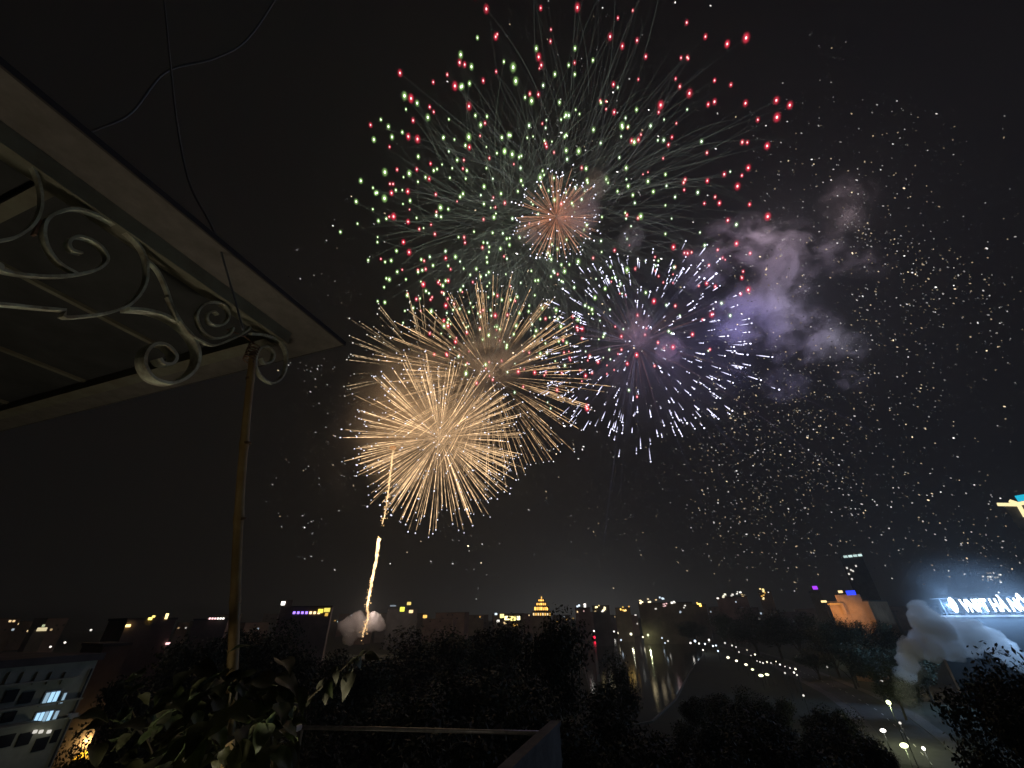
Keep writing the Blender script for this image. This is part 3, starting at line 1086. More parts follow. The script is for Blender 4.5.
def set_leaf(parent, data, p, fw, up, s, lab=None):
    o = put('leaf', data, parent)
    x = fw.normalized()
    y = up.cross(x).normalized()
    z = x.cross(y)
    o.matrix_local = Matrix(((x.x * s, y.x * s, z.x * s, p.x), (x.y * s, y.y * s, z.y * s, p.y), (x.z * s, y.z * s, z.z * s, p.z), (0, 0, 0, 1)))
    if lab:
        o['label'] = lab
    return o


def vine(name, label, path, nleaf, data, s0, s1, seed, spread=.05):
    rn = random.Random(seed)
    pts = [P(x, y, d) for x, y, d in path]
    sm = [Vector(q) for q in smooth_path([tuple(p) for p in pts], 8)]
    b = sm[0].copy()
    root = thing(name, label, 'plant', b)
    MB().tube([p - b for p in sm], [.0055 - .003 * k / len(sm) for k in range(len(sm))], 6).build('stem', m_stem, root, True)
    for k in range(nleaf):
        f = rn.uniform(.02, 1)
        q = sm[min(int(f * len(sm)), len(sm) - 1)] - b
        q = q + Vector((rn.gauss(0, spread), rn.gauss(0, spread), rn.gauss(0, spread)))
        a = rn.uniform(0, 6.28)
        fwd = Vector((math.cos(a), math.sin(a) * .8 - .2, rn.uniform(-.9, .35)))
        up = Vector((rn.gauss(0, .4), -.5 + rn.gauss(0, .3), 1))
        set_leaf(root, rn.choice(data), q, fwd, up, rn.uniform(s0, s1))
    return root


vine('leafy_vine', 'bushy dark green vine climbing the foot of the bamboo pole', [(222, 800, 1.62), (226, 740, 1.58), (229, 705, 1.55), (233, 680, 1.52)], 80, LEAVES, .5, 1.05, 1, .075)
vine('potted_shrub', 'dark broad leaved shrub filling the lower left corner of the terrace', [(165, 850, 2.0), (160, 780, 2.0), (145, 735, 2.05), (125, 700, 2.1)], 60, LEAVES, .6, 1.2, 2, .075)
vine('leafy_vine', 'drooping green vine with large leaves right of the bamboo pole', [(265, 820, 1.6), (272, 760, 1.58), (268, 715, 1.55), (260, 696, 1.52)], 44, LEAVES, .7, 1.3, 3, .045)
vine('leafy_vine', 'low mat of dark leaves between the shrub and the pole', [(175, 790, 1.8), (188, 745, 1.8), (200, 712, 1.8), (205, 690, 1.8)], 70, LEAVES, .5, 1.1, 4, .08)
sp = vine('vine_sprig', 'thin sprig with pale leaves reaching up toward the smoke puff', [(290, 728, 1.6), (300, 708, 1.6), (318, 690, 1.62), (334, 676, 1.64), (350, 662, 1.66), (362, 654, 1.68)], 9, LEAVES, .35, .7, 5, .015)
b0 = sp.location
for x, y, fx, fz, s in ((297, 711, .2, .3, .42), (305, 705, .6, .8, .5), (318, 690, .3, .9, .45), (332, 686, -.1, -.4, .6), (337, 670, .1, -.8, .5), (350, 662, .5, .2, .4), (352, 672, -.25, -1, 1.0), (360, 655, .7, .5, .35), (366, 655, 1, -.15, .65), (325, 694, .2, -.6, .4)):
    set_leaf(sp, PALE[int(x) % 3], P(x, y, 1.62) - b0, RT * fx + ZV * fz + Vector((0, -.2, 0)), Vector((0, -1, .35)), s)

# ================================================================== STREET LAMPS
def lamp_kit(head):
    pm = MB().tube([(0, 0, 0), (0, 0, .2), (0, 0, .21), (0, 0, 7)], [.16, .16, .08, .055], 8).build('pole', M_POLE)
    hm = MB()
    if head == 'globe':
        hm.ball((0, 0, 7.2), .42, 2)
    else:
        hm.ball((0, 0, 7.15), .34, 2, axis=Vector((1, 0, 0)), stretch=1.9)
    return pm, hm


LAMP_MESH = {}


def street_lamp(px, py, rgb, st, rpx, light=0, z=7.2, label=None, group=None, head='globe', cat='street lamp'):
    h = on_z(px, py, z)
    d = (h - EYE).dot(FW)
    root = thing('street_lamp', label, cat, (h.x, h.y, 0), group, random.uniform(0, 3))
    if 'pole' not in LAMP_MESH:
        o = MB().tube([(0, 0, 0), (0, 0, .03), (0, 0, .031), (0, 0, .985)], [.16, .16, .08, .055], 8).build('pole', M_POLE)
        LAMP_MESH['pole'] = o.data
        bpy.data.objects.remove(o)
    pl = put('pole', LAMP_MESH['pole'], root)
    pl.scale = (1, 1, z)
    key = (head, tuple(rgb), st)
    if key not in LAMP_MESH:
        hb = MB()
        if head == 'globe':
            hb.ball((0, 0, 0), 1, 2)
        else:
            hb.ball((0, 0, 0), 1, 2, axis=Vector((1, 0, 0)), stretch=2.0)
        o = hb.build('lamp_head', glow_mat(rgb, st), None, True)
        LAMP_MESH[key] = o.data
        bpy.data.objects.remove(o)
    hd = put('lamp_head', LAMP_MESH[key], root, (0, 0, z))
    r = rpx / F * d
    hd.scale = (r, r, r)
    if light:
        l = bpy.data.lights.new('lamp_light', 'POINT')
        l.energy = light
        l.color = rgb
        l.shadow_soft_size = .35
        put('lamp_light', l, root, (0, 0, z - r - .4))
    return root


YW = (1, .93, .66)
YG = (.92, 1, .55)
# lamps at the head of the lake, with long streaks in the water
street_lamp(651.5, 633, YW, 6.0, 1.5, 12000, label='brightest lamp at the head of the lake, casting the longest streak')
street_lamp(648, 635, YG, 2.0, 1.0, 1500, label='dimmer lamp just left of the brightest lakeside lamp')
street_lamp(631, 634, YW, 3.0, 1.1, 500, label='lakeside lamp right of the red lit kiosk')
street_lamp(619, 633, YW, 2.4, 1.3, 300, label='warm lamp left of the lakeside lamps, close to the kiosk')
street_lamp(690, 631.5, WHITE, 2.0, .9, 0, label='lone white lamp above the blue reflection')
street_lamp(695, 641, COOL, 3.0, 1.0, 900, label='cool blue white lamp reflected in the lake')
street_lamp(709, 640, WHITE, 3.0, .9, 500, label='white lamp right of the blue white lamp')
gL = 'small lamps along the lake head'
lL = 'small dim lamp among the dots of light at the lake head'
for x, y, s in ((614, 631.5, 1), (621, 640, .8), (626, 636, 1), (638.5, 629, 1.6), (643, 637, 1.4), (645.5, 635.5, .8), (662, 638, .6), (665, 643, .5), (668, 641, .5), (673, 636, .6), (657, 631, .5), (690.5, 643, 1.6), (699, 643.5, 1.2), (705, 644, 1.6), (713, 646, 1.6), (716, 645.5, 1), (703, 650, .9), (718, 651, 1), (600, 628, 1.2), (604, 632, 1.4), (608, 630, .9), (588, 627, .8), (594, 631, 1.3), (584, 622, .7)):
    street_lamp(x, y, random.choice((YW, WHITE, WHITE, COOL)), s * 2.2, .75, 0, 5, lL, gL)
gR = 'lamps along the lower edge of the lakeside road'
lR = 'lamp on the lower edge of the lakeside road chain'
for k, (x, y, s) in enumerate(((728, 657.5, 2), (736.5, 660.8, 3.2), (746, 664.6, 2.6), (752.5, 669.5, 2.6), (761, 675.5, 4), (767, 674.5, 2.2))):
    street_lamp(x, y, YG if k > 2 else YW, s, random.uniform(.7, 1.15), 0, 4.0, lR, gR, 'bar')
gU = 'lamps along the upper edge of the lakeside road'
lU = 'lamp on the upper edge of the lakeside road chain'
for x, y, s in ((725, 643, .8), (732, 645.5, .9), (736, 647, 1), (739, 652, 1.8), (747, 650, .7), (751, 655.5, 1), (755, 654.5, 3.2), (757, 661, 1.2), (760, 662, 1.1), (763, 663, 1.2), (767, 662, 1.5), (771, 663, .8), (776, 661.5, 1.8), (780, 664.5, 2.2), (785, 666.5, 1.4), (790, 668, 1.2), (795.5, 669, 3.2), (794, 672.5, 2), (797, 675, 1.2), (785, 673, .8)):
    street_lamp(x, y, random.choice((YW, WHITE, WHITE)), round(s * 1.2, 1), random.uniform(.45, .85), 0, 7, lU, gU)
# brighter lamps among the trees
street_lamp(852, 644.5, YG, 7, 2.0, 1400, 8, 'brightest greenish lamp glowing among the trees right of the lake')
street_lamp(846, 640, YW, 2.5, .9, 300, 8, 'small lamp left above the brightest greenish lamp')
street_lamp(820.5, 640, YG, 5, 1.6, 900, 8, 'greenish white lamp among trees below the orange hall')
street_lamp(811, 638, YG, 2.2, 1.1, 300, 8, 'dim greenish lamp left of the lamp below the orange hall')
street_lamp(891, 638, WHITE, 2, .8, 0, 7, 'small white lamp left of the smoke plume')
street_lamp(869, 643, WHITE, 2, .9, 0, 7, 'upper small white lamp right of the brightest greenish lamp')
street_lamp(868, 634.5, WHITE, 1.5, .7, 0, 7, 'faint white lamp above the small lamp right of the greenish one')
gM = 'warm lamps in a row before the smoke plume'
lM = 'warm lamp in the short row before the foot of the smoke plume'
for x, y in ((890.5, 665), (897, 669.5), (901, 670), (909.5, 672)):
    street_lamp(x, y, (1, .8, .56), 2.6, 1.1, 400, 6, lM, gM)
street_lamp(888.5, 702.5, YG, 4, 1.9, 2200, 7, 'large yellow green lamp on the road below the smoke plume', None, 'bar')
street_lamp(883, 730.5, WHITE, 4, 1.5, 200, 6, 'white lamp left of the lowest road lamps', None, 'bar')
street_lamp(904, 745.5, YG, 4, 2.1, 500, 6, 'lowest yellowish lamp on the road at lower right', None, 'bar')
street_lamp(923.5, 748.5, WHITE, 3.5, 1.5, 150, 6, 'white lamp right of the lowest yellowish road lamp', None, 'bar')
street_lamp(900, 723, WHITE, 1.0, 1.1, 60, 6, 'dim lamp between the yellow green lamp and the lowest lamps', None, 'bar')
street_lamp(803.5, 695.5, WHITE, 1.2, .9, 0, 6, 'lone dim lamp on the dark bank below the road chain')
street_lamp(842, 716, WHITE, .35, 1.2, 0, 6, 'faintest lamp deep in the dark lower bank')
street_lamp(827, 667, WHITE, 1, .8, 0, 6, 'single small lamp right of the road chain end')
street_lamp(882, 681, WHITE, 1.4, .9, 0, 6, 'small lamp above the large yellow green lamp')
street_lamp(994, 682.5, WHITE, 1.6, 1.0, 0, 9, 'upper white lamp showing through the big dark tree')
street_lamp(990, 694, WHITE, 1.6, 1.0, 0, 9, 'lower white lamp showing through the big dark tree')
# left side
gW = 'row of white lamps on the far left street'
lW = 'white lamp in the row on the far left street'
for k in range(10):
    street_lamp(1 + k * 3.0, 636.3 - k * .12, WHITE, 1.2, .7, 0, 6, lW, gW)
for x, y, s, lb in ((91, 630, 2, 'white lamp right of the far left lamp row'), (65, 642.5, 2, 'brightest small lamp above the white house roof'), (43, 646.5, 1.4, 'dim lamp above the white house roof'), (50.5, 646.8, 1.6, 'dim lamp just right of another above the white house roof'), (106, 640, .7, 'faint lamp left of the rose block'), (182, 625.5, 1, 'lamp between the rose block and the trees'), (1.5, 661, 1.5, 'warm lamp at the left edge above the white house roof'), (452, 679, 0, '')):
    if s:
        street_lamp(x, y, WHITE if x > 5 else (1, .6, .2), s, .9, 0, 6, lb)
gF = 'tiny lamps on the far skyline'
lF = 'tiny lamp dot on the far skyline'
for k in range(60):
    x = random.choice((random.uniform(330, 500), random.uniform(430, 620), random.uniform(500, 720)))
    hor = 625 - x / 1024 * 18
    street_lamp(x, hor + random.uniform(1.5, 6), random.choice((WARM, WHITE, COOL, GOLD, YW)), random.choice((.5, .8, 1.2, 2)), random.uniform(.5, .8), 0, 12, lF, gF)
# unseen street lamp added below to light the canopy from under
al = thing('added_alley_lamp', 'added unseen fill lamp in the alley under the canopy corner', 'street lamp', (-9, 10, 0))
MB().tube([(0, 0, 0), (0, 0, 6.4), (.1, .05, 6.8), (.7, .3, 7.0)], [.08, .05, .045, .04], 8).build('pole', M_POLE, al)
MB().ball((.8, .34, 7.0), .2, 2, axis=Vector((.92, .38, 0)), stretch=1.8).build('lamp_head', glow_mat((1, .9, .62), 8), al)
l = bpy.data.lights.new('lamp_light', 'POINT')
l.energy = 150
l.color = (1, .88, .62)
l.shadow_soft_size = .2
put('lamp_light', l, al, (.8, .34, 7.4))
# red lit kiosk
kp = on_z(597, 640, 0)
kt = thing('lakeside_kiosk', 'lakeside kiosk glowing red on the far shore', 'kiosk', kp)
MB().box((0, 0, 2), (20, 6, 4)).build('wall', M_WALL[2], kt)
MB().box((0, 0, 4.3), (22, 8, .5)).build('roof', M_ROOF, kt)
for k, (x, s) in enumerate(((-6, 1.6), (-2, 2.6), (2, 2.2), (6, 1.2))):
    MB().box((x, -3.1, 2.6), (3.4, .2, 2.2)).build('lit_panel', glow_mat((1, .02, .06), s), kt)
MB().box((8.6, -3.1, 1.8), (1.4, .2, 2.4)).build('door', glow_mat(PINK, 1.5), kt)

# ================================================================== FIREWORKS
def fib(n, jit, rn):
    out = []
    for i in range(n):
        z = 1 - 2 * (i + .5) / n
        a = i * 2.399963 + rn.uniform(-jit, jit)
        z = max(-1, min(1, z + rn.uniform(-jit, jit) / math.sqrt(n)))
        r = math.sqrt(1 - z * z)
        out.append(Vector((r * math.cos(a), r * math.sin(a), z)))
    return out


def mulc(c, k):
    return (c[0] * k, c[1] * k, c[2] * k)


def burst_root(name, label, px, py, d):
    return thing(name, label, 'firework', P(px, py, d))


def burst_or_fill_light(root, rgb, energy, soft=0.0, loc=(0, 0, 0)):
    l = bpy.data.lights.new('burst_or_fill_light', 'POINT')
    l.energy = energy
    l.color = rgb
    l.shadow_soft_size = soft
    return put('burst_or_fill_light', l, root, loc)


def star(mb, p, up, pix, core, halo, k=1.0, fl=2.4):
    """white hot core inside bloom drawn as a thin coloured flame, slightly tall"""
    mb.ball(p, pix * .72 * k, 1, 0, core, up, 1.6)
    mb.ball(p, pix * fl * k, 2, 1, halo, up, 1.25)


def peony(name, label, px, py, d, rpx, n, core, halo, trail, seed, grav, k=1.0, extra=0, jitter=.08, t_in=.2, fl=2.4, rim=None):
    rn = random.Random(seed)
    root = burst_root(name, label, px, py, d)
    R = d * math.sin(math.atan(rpx / F)) * 1.02
    pix = d / F
    vd = (root.location - EYE).normalized()
    dirs = [q for q in fib(n, .5, rn) if rim is None or abs(q.dot(vd)) < rim]
    for i, n_ in enumerate(dirs):
        rr = R * (1 + max(-.3, min(.13, rn.gauss(0, jitter))))
        mb = MB()
        pts, rs, cs = [], [], []
        e = rn.uniform(.2, 1.2)
        bend = n_.orthogonal() * rn.gauss(0, .05) * R + n_.cross(n_.orthogonal()) * rn.gauss(0, .05) * R
        ti = rn.uniform(t_in, t_in + .4)
        for s in range(9):
            t = ti + (1 - ti) * s / 8
            pts.append(n_ * rr * (t ** .9) + bend * math.sin(t * 3.1) + Vector((0, 0, -grav * R * t * t)))
            rs.append(pix * (.2 + .22 * t))
            cs.append(mulc(trail, e * (.25 + .75 * math.sin(math.pi * min(1, t * 1.02))) * (.75 + .5 * rn.random())))
        mb.tube(pts, rs, 3, 2, cs, False)
        dist = (root.location + pts[-1] - EYE).length / (root.location - EYE).length
        v = rn.uniform(.6, 1.15) * k * dist
        star(mb, pts[-1], UP, pix, core, mulc(halo, rn.uniform(.7, 1.2)), v, fl)
        mb.build('star', [M_SPARK, M_HALO, M_TRAIL], root, True)
    if extra:
        mb = MB()
        for i in range(extra):
            n_ = Vector((rn.gauss(0, 1), rn.gauss(0, 1), rn.gauss(0, 1))).normalized()
            rr = R * rn.uniform(.55, 1.02)
            t0 = rn.uniform(.1, .5)
            g = grav * rn.uniform(.8, 4)
            e = rn.uniform(.2, .9)
            bend = Vector((rn.gauss(0, 1), rn.gauss(0, 1), rn.gauss(0, 1))) * R * .07
            pts = [n_ * rr * (t0 + (1 - t0) * s / 9) + bend * math.sin(s * .34) + Vector((0, 0, -g * R * (t0 + (1 - t0) * s / 9) ** 3)) for s in range(10)]
            mb.tube(pts, pix * .3, 3, 0, [mulc(trail, e * math.sin(math.pi * (s + .6) / 10.2)) for s in range(10)], False)
        tag(mb.build('faint_trails', [M_TRAIL], root), kind='stuff')
    return root


DP = 430
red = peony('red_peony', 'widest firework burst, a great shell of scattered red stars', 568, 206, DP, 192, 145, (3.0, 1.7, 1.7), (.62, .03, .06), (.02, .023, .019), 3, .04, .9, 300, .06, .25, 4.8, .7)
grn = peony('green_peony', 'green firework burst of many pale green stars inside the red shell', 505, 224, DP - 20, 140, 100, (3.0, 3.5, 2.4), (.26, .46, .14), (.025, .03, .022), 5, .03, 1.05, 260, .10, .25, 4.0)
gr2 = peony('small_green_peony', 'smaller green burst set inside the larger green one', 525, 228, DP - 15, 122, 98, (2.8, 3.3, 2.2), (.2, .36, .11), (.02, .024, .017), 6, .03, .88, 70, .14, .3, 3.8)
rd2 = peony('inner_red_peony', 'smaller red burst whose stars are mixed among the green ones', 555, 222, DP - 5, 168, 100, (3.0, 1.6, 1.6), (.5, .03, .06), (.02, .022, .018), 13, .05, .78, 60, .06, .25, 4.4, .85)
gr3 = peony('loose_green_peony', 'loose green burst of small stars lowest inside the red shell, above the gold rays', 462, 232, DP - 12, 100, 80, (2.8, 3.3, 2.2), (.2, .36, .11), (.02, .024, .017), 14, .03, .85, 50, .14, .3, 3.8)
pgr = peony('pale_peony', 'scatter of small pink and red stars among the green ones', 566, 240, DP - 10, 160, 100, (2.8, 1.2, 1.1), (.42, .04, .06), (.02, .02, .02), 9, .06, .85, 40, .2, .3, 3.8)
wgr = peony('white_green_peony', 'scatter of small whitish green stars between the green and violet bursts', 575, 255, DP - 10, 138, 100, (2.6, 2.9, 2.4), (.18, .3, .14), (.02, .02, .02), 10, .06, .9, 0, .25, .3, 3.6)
burst_or_fill_light(red, (1, .45, .4), 5000, 8)
burst_or_fill_light(grn, (.7, 1, .5), 9000, 8)


def chrysanth(name, label, px, py, d, rpx, n, t0, col_in, col_out, tip, seed, grav, nparts=100, jit=.07, cone=None, width=.55, gaps=.35, dash=8, tipk=.8, tj=1.0):
    """radiating glitter rays with a bright tip on each"""
    rn = random.Random(seed)
    root = burst_root(name, label, px, py, d)
    R = d * math.sin(math.atan(rpx / F)) * 1.02
    pix = d / F
    dirs = [q for q in fib(n, .6, rn) if cone is None or cone(q)]
    rest = MB()
    order = list(range(len(dirs)))
    rn.shuffle(order)
    for cnt, i in enumerate(order):
        n_ = dirs[i]
        rr = R * (1 + rn.gauss(0, jit))
        a0 = max(.03, t0 + rn.uniform(-.08, .12) * tj)
        mb = MB() if cnt < nparts else rest
        pts, rs, cs = [], [], []
        m_ = 22
        e = rn.choice((.35, .6, .9, 1.0, 1.3))
        for s in range(m_ + 1):
            t = a0 + (1 - a0) * s / m_
            pts.append(n_ * rr * t + Vector((0, 0, -grav * R * t * t)))
            rs.append(pix * width * (.55 + .5 * t) * (.8 if s < m_ else .5))
            f = (t - a0) / (1 - a0)
            c = tuple(x * (1 - f) + y * f for x, y in zip(col_in, col_out))
            cs.append(mulc(c, e * (1 - gaps + 2 * gaps * rn.random()) * (.35 + .65 * min(1, f * 3))))
        if tipk:
            # the ray ends; an added thin black thread joins its hot grain
            g_ = pix * rn.uniform(.5, 2.5)
            q = pts[-1]
            tr_ = pix * rn.uniform(.45, .75) * tipk
            tc_ = mulc(tip, rn.uniform(.6, 1.3))
            for o_, r_, c_ in ((.15 * pix, .03 * pix, (0, 0, 0)), (g_, .03 * pix, (0, 0, 0)), (g_ + .1 * tr_, .6 * tr_, tc_), (g_ + tr_, tr_, tc_), (g_ + 1.9 * tr_, .5 * tr_, tc_)):
                pts.append(q + n_ * o_)
                rs.append(r_)
                cs.append(c_)
        mb.tube(pts, rs, 4, 0, cs, True)
        if cnt < nparts:
            mb.build('spark_ray', [M_SPARK], root)
    if rest.v:
        tag(rest.build('spark_rays', [M_SPARK], root), kind='stuff')
    return root


g1 = chrysanth('golden_chrysanthemum', 'full golden ball of dense rays low in the middle', 440, 438, 420, 79, 430, .2, (.9, .55, .29), (2.1, 1.36, .72), (1.9, 1.9, 2.2), 21, .02, 100, .08, None, .215, .75, 8, .85, 2.4)
g2 = chrysanth('golden_palm', 'looser golden burst behind the full golden ball, with long drooping rays', 490, 377, 440, 97, 340, .42, (.5, .3, .15), (1.5, .93, .47), (1.9, 1.8, 1.9), 22, .05, 100, .1, None, .19, .85, 8, .75, 1.8)
g3 = chrysanth('golden_glitter', 'sparse golden glitter rays fanning out to the upper left of the ball', 430, 372, 450, 80, 170, .5, (.3, .2, .1), (1.0, .7, .4), (1.6, 1.5, 1.3), 23, .05, 100, .1, lambda q: q.dot(RT) < .1 and q.z > -.25, .2, .98)
orb = chrysanth('small_orange_burst', 'small orange burst with white ray tips near the centre of the big shell', 556, 217, 400, 39, 150, .1, (.8, .26, .13), (.85, .45, .28), (2.4, 2.4, 2.9), 24, .02, 100, .08, None, .21, .5, 8, .95)
prp = chrysanth('violet_burst', 'white and violet burst of short streaks right of the golden rays', 637, 344, 425, 91, 330, .94, (1.0, .95, 1.4), (2.5, 2.5, 3.3), (3.0, 3.0, 3.8), 25, .06, 100, .11, None, .36, .2, 8, 1.0, .4)
rn = random.Random(41)
mb = MB()
Rp = 425 * math.sin(math.atan(104 / F))
for i in range(260):
    n_ = Vector((rn.gauss(0, 1), rn.gauss(0, 1), rn.gauss(0, 1))).normalized()
    a, bq = rn.uniform(.08, .25), rn.uniform(.6, .95)
    if i > 190:
        bq = rn.uniform(1.0, 1.6)
    pts = [n_ * Rp * (a + (bq - a) * s / 8) + Vector((0, 0, -.06 * Rp * (a + (bq - a) * s / 8) ** 2 * (3 if i > 190 else 1))) for s in range(9)]
    e = rn.uniform(.2, 1) * (1.3 if i > 190 else 1)
    near = (.07, .028, .026) if i % 3 == 0 else (.024, .024, .04)
    mb.tube(pts, 425 / F * .26, 3, 0, [mulc(tuple(x * (1 - s / 8) + y * s / 8 for x, y in zip(near, (.02, .02, .038))), e * (1 - .6 * s / 8)) for s in range(9)], False)
tag(mb.build('faint_trails', [M_TRAIL], prp), kind='stuff')
burst_or_fill_light(g1, (1, .68, .42), 42000, 10)
burst_or_fill_light(g2, (1, .66, .42), 18000, 10)
burst_or_fill_light(orb, (1, .45, .3), 6000, 3)
burst_or_fill_light(prp, (.55, .5, 1), 22000, 8, (0, 0, 0))
for lx, ly, ld, lc, le in ((722, 322, 398, (.46, .41, 1), 56000), (742, 372, 400, (.46, .42, 1), 26000), (778, 222, 392, (.92, .74, .85), 46000), (805, 292, 392, (.82, .72, .97), 42000), (850, 340, 400, (.84, .8, .97), 22000), (850, 215, 400, (.95, .78, .82), 20000)):  # added fill lights set just before the smoke bank
    burst_or_fill_light(prp, lc, le, 8, P(lx, ly, ld) - P(637, 344, 425))


# rising rocket tails
def rocket(label, pix, d, w0, seed, s):
    rn = random.Random(seed)
    pts = [P(x, y, d) for x, y in pix]
    root = thing('rocket_tail', label, 'firework', pts[-1])
    sm = [Vector(q) for q in smooth_path([tuple(p) for p in pts], 10)]
    mb = MB()
    n = len(sm)
    mb.tube([p - pts[-1] + Vector((rn.gauss(0, .25), 0, rn.gauss(0, .2))) for p in sm], [d / F * w0 * (1 - .55 * k / n) * rn.uniform(.7, 1.25) for k in range(n)], 6, 0, [mulc((1.3, .85, .42), s * rn.uniform(.6, 1.4)) for k in range(n)])
    mb.build('burning_core', [M_SPARK], root)
    mb = MB()
    for k in range(150):
        f = rn.random()
        p = sm[int(f * (n - 1))] - pts[-1]
        sp_ = d / F * (1.2 + 1.6 * f)
        mb.ball(p + RT * rn.gauss(0, sp_ * .6) + UP * rn.gauss(0, sp_), d / F * rn.uniform(.2, .45), 1, 0, mulc((1.2, .7, .3), s * rn.uniform(.3, 1.6)))
    tag(mb.build('sparks', [M_SPARK], root), kind='stuff')
    return root


r1 = rocket('bright golden rocket tail rising from the smoke puff above the trees', [(379, 539), (376, 560), (371, 585), (367, 607)], 312, 1.75, 1, 2.3)
r2 = rocket('orange rocket tail climbing into the golden ball', [(393, 450), (391, 470), (388.5, 490), (386, 508), (382.5, 524)], 425, 1.0, 2, 1.4)
r3 = rocket('short spark tail inside the smoke puff', [(367, 608), (368, 618), (365, 628), (362, 637)], 300, .7, 3, 1.1)
burst_or_fill_light(r1, (1, .78, .68), 18000, 1, P(369, 606, 300) - r1.location)
mb = MB()
mb.ball((0, 0, 0), 425 / F * 2.3, 2, 0, (.9, .35, .1), RT, 1.5)
mb.build('burning_head', [M_SPARK], r2, True, P(393, 448, 424) - r2.location)

# drifting embers
rn = random.Random(77)
mb = MB()


def ember(px, py, d, s, c, ang, st):
    ax = (RT * math.cos(ang) - UP * math.sin(ang)).normalized()
    mb.ball(P(px, py, d), d / F * s, 1, 0, c, ax, st)


def cloud_of(n, cx, cy, sx, sy, warm=.5, s=.5, b=1.0, xlim=(700, 1040)):
    left = int(n * 1.45)
    while left > 0:
        kx, ky = rn.gauss(cx, sx), rn.gauss(cy, sy)
        if not (xlim[0] < kx < xlim[1] and ky < 590):
            continue
        m_ = min(left, int(rn.choice((1, 1, 1, 2, 3, 5, 9))))
        left -= m_
        dk = rn.uniform(335, 415)
        for i in range(m_):
            x, y = rn.gauss(kx, 6 + 1.6 * m_), rn.gauss(ky, 6 + 1.4 * m_)
            if y > 600:
                continue
            c = (1, .78, .5) if rn.random() < warm else (1, .96, .92)
            e = b * min(2.6, math.exp(rn.gauss(-1.25, .95)))
            ember(x, y, dk + rn.uniform(-15, 15), s * rn.uniform(.45, 1.1), mulc(c, e), rad(rn.gauss(28, 25)), rn.uniform(1, 2.6))


cloud_of(560, 765, 440, 62, 80, .6, .52, .85, (690, 1000))
cloud_of(260, 750, 470, 45, 60, .5, .45, .7, (690, 900))
cloud_of(320, 845, 300, 70, 90, .4, .52, .9, (740, 1030))
cloud_of(230, 925, 370, 75, 120, .6, .55, 1.0, (800, 1034))
cloud_of(110, 800, 200, 50, 60, .2, .5, .9, (700, 1000))
cloud_of(60, 930, 280, 60, 20, .7, .6, 1.0, (850, 1034))
cloud_of(70, 830, 520, 80, 50, .3, .55, 1.1, (700, 1000))
cloud_of(55, 980, 555, 40, 40, .3, .6, 1.0, (880, 1034))
cloud_of(110, 335, 440, 30, 100, .1, .45, 1.1, (280, 385))
cloud_of(60, 580, 530, 110, 50, .2, .45, .9, (390, 720))
cloud_of(60, 640, 90, 110, 70, .2, .6, 1.6, (420, 840))
cloud_of(150, 560, 330, 90, 80, .5, .55, 2.0, (380, 760))
tag(mb.build('drifting_embers', [M_SPARK]), 'countless tiny embers drifting down the night sky right of the bursts', 'embers', kind='stuff')

# ================================================================== SMOKE
def puff(label, cat, balls, d, dens, rgb, seed, name='smoke_puff', vox=None):
    """billowing smoke: merged lumps with a rough skin, filled with even dense smoke"""
    rn = random.Random(seed)
    c0 = P(balls[0][0], balls[0][1], d)
    mb = MB()
    for x, y, r in balls:
        q = P(x, y, d + rn.uniform(-.6, .6) * r / F * d) - c0
        R = r / F * d
        mb.ball(q, R, 2)
        for k in range(9):
            v = Vector((rn.gauss(0, 1), rn.gauss(0, 1), rn.gauss(0, 1))).normalized()
            mb.ball(q + v * R * .72, R * rn.uniform(.35, .5), 2)
    o = mb.build('tmp', M_ROOF)
    rm = o.modifiers.new('m', 'REMESH')
    rm.mode = 'VOXEL'
    rm.voxel_size = vox or (min(b[2] for b in balls) / F * d * .16)
    bpy.context.view_layer.update()
    me = bpy.data.meshes.new_from_object(o.evaluated_get(bpy.context.evaluated_depsgraph_get()))
    bpy.data.objects.remove(o)
    me.materials.clear()
    sc_ = 1.0 / (min(b[2] for b in balls) / F * d)
    cs = [v.co.copy() for v in me.vertices]
    ns = [v.normal.copy() for v in me.vertices]
    for v, p, nn in zip(me.vertices, cs, ns):
        v.co = p + nn * (noise.noise(p * sc_ * 1.3) * .28 + noise.noise(p * sc_ * 3.1) * .13 + noise.noise(p * sc_ * 6.5) * .08 + noise.noise(p * sc_ * 12) * .04) / sc_
    me.materials.append(volume_even(name + '_volume', rgb, dens))
    o = put(name, me, None, c0)
    return tag(o, label, cat)


puff('pinkish grey smoke puff at the foot of the rocket tail', 'smoke', [(348, 626, 8.5), (357, 619, 7), (374, 622, 8.5), (380, 625, 6), (350, 637, 7), (363, 627, 8)], 306, .16, (.97, .945, .945), 4)
big = [(925, 620, 14), (918, 608, 8), (935, 628, 14), (920, 640, 10), (930, 650, 11), (955, 632, 14), (972, 632, 13), (990, 640, 13), (1005, 650, 12), (1016, 660, 10), (911, 650, 10), (908, 663, 9), (905, 676, 8), (904, 690, 7), (945, 645, 14), (965, 645, 12)]
puff('big blue grey smoke plume rolling below the lit rooftop sign', 'smoke', big, 99, .45, (.965, .965, .975), 6, 'smoke_plume')
puff('thin dim smoke trailing at the foot of the big plume', 'smoke', [(903, 680, 8), (906, 695, 9), (912, 708, 8), (922, 722, 7), (916, 668, 9), (908, 676, 9), (905, 688, 8)], 86, .03, (.95, .95, .96), 8, 'smoke_trail')
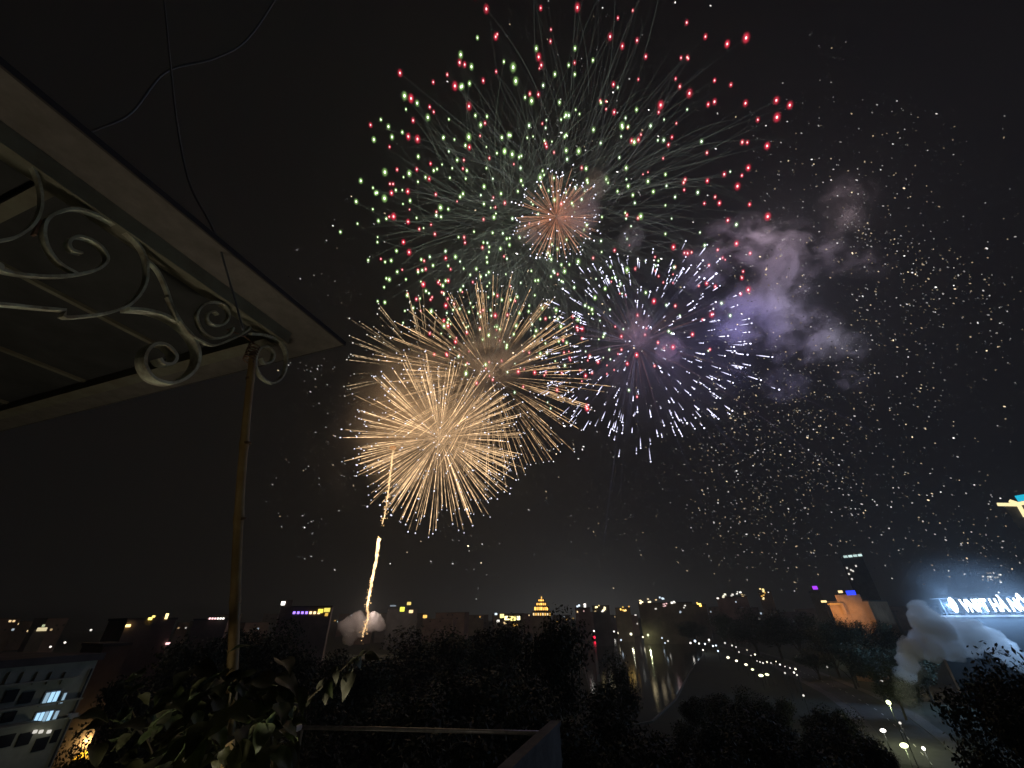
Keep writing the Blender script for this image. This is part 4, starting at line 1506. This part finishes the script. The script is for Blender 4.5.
def wisp(px, py, rx, ry, d, dens, rgb, seed, label, scale=1.7, thr=.47, soft=.25):
    c = P(px, py, d)
    m = volume_wisp('smoke_wisp_volume', rgb, dens, scale, thr, seed, soft)
    o = MB().ball((0, 0, 0), 1.0, 3).build('drifting_smoke', m, None, False, c)
    a, b_ = rx / F * d, ry / F * d
    o.matrix_world = Matrix.Translation(c) @ Matrix(((RT.x, UP.x, -FW.x, 0), (RT.y, UP.y, -FW.y, 0), (RT.z, UP.z, -FW.z, 0), (0, 0, 0, 1))) @ Matrix.Diagonal((a, b_, (a + b_) / 2, 1))
    return tag(o, label, 'smoke', kind='stuff')


for k, (x, y, rx, ry, d, dens, col, lb, thr) in enumerate((
        (748, 318, 42, 44, 430, .10, (.9, .88, .98), 'strongest violet smoke bank right of the violet burst', .46),
        (735, 245, 46, 34, 430, .06, (.92, .86, .92), 'pinkish violet drifting smoke among the lower right red stars', .48),
        (790, 262, 52, 46, 432, .06, (.92, .87, .93), 'largest lilac smoke bank between the red stars and the embers', .47),
        (795, 335, 44, 42, 428, .06, (.9, .88, .96), 'dull violet smoke bank below the largest lilac one', .48),
        (845, 205, 30, 40, 430, .05, (.94, .86, .88), 'pink grey smoke column at the upper right end of the bank', .48),
        (860, 262, 36, 28, 432, .04, (.92, .86, .9), 'faint pinkish smoke right of the largest lilac bank', .49),
        (842, 348, 26, 24, 436, .06, (.88, .87, .95), 'small grey violet smoke puff at the right end of the bank', .46),
        (786, 385, 26, 24, 430, .06, (.88, .87, .97), 'lowest small violet smoke puff of the bank', .46),
        (850, 380, 20, 16, 436, .06, (.88, .87, .95), 'smallest grey smoke puff below the right end of the bank', .46),
        (700, 270, 34, 30, 435, .05, (.9, .87, .95), 'violet haze of smoke over the upper right violet streaks', .47))):
    wisp(x, y, rx, ry, d, dens * 1.2, col, 1.0 + k, lb, 2.0, thr - .01, .22)
for k, (x, y, rx, ry, d, dens, col, lb) in enumerate((
        (597, 184, 17, 18, 395, .13, (.86, .84, .76), 'small olive grey smoke ball above the orange burst'),
        (631, 238, 17, 18, 395, .08, (.84, .86, .8), 'small greenish grey smoke ball right of the orange burst'),
        (578, 212, 28, 30, 385, .09, (.95, .88, .93), 'pale lilac smoke ball drifting over the orange burst'),
        (530, 232, 20, 18, 388, .06, (.95, .86, .93), 'faint lilac smoke at the lower left of the orange burst'),
        (637, 330, 20, 26, 395, .09, (.95, .80, .78), 'rosy smoke ball at the heart of the violet burst'),
        (669, 350, 18, 20, 395, .10, (.94, .84, .88), 'pale smoke ball right of the rosy one'))):
    wisp(x, y, rx, ry, d, dens, col, 40.0 + k, lb, 2.4, .40, .16)
wisp(425, 415, 92, 88, 455, .05, (.95, .88, .78), 4.0, 'golden brown smoke glowing behind the golden ball', 1.5, .40)
wisp(495, 352, 50, 44, 455, .06, (.95, .88, .78), 5.0, 'brown smoke among the looser golden rays', 1.6, .44)
wisp(345, 430, 38, 105, 440, .012, (.85, .85, .85), 6.0, 'faint grey smoke left of the golden ball', 2.0, .47)
wisp(650, 355, 110, 95, 470, .0035, (.8, .8, .95), 7.0, 'thin violet smoke behind the violet burst', 1.8, .42)
wisp(985, 602, 80, 50, 112, .009, (.82, .89, .98), 8.0, 'added thin mist giving the rooftop sign its blue glow', 1.2, .2, .5)  # mist added to spread the glow of the sign

# ================================================================== HAZE
mh = volume_even('haze_volume', (.82, .87, .86), 0.00032)
hz = MB().box((0, 1200, 599), (3020, 3020, 1200.0)).build('haze', mh)
tag(hz, kind='stuff')
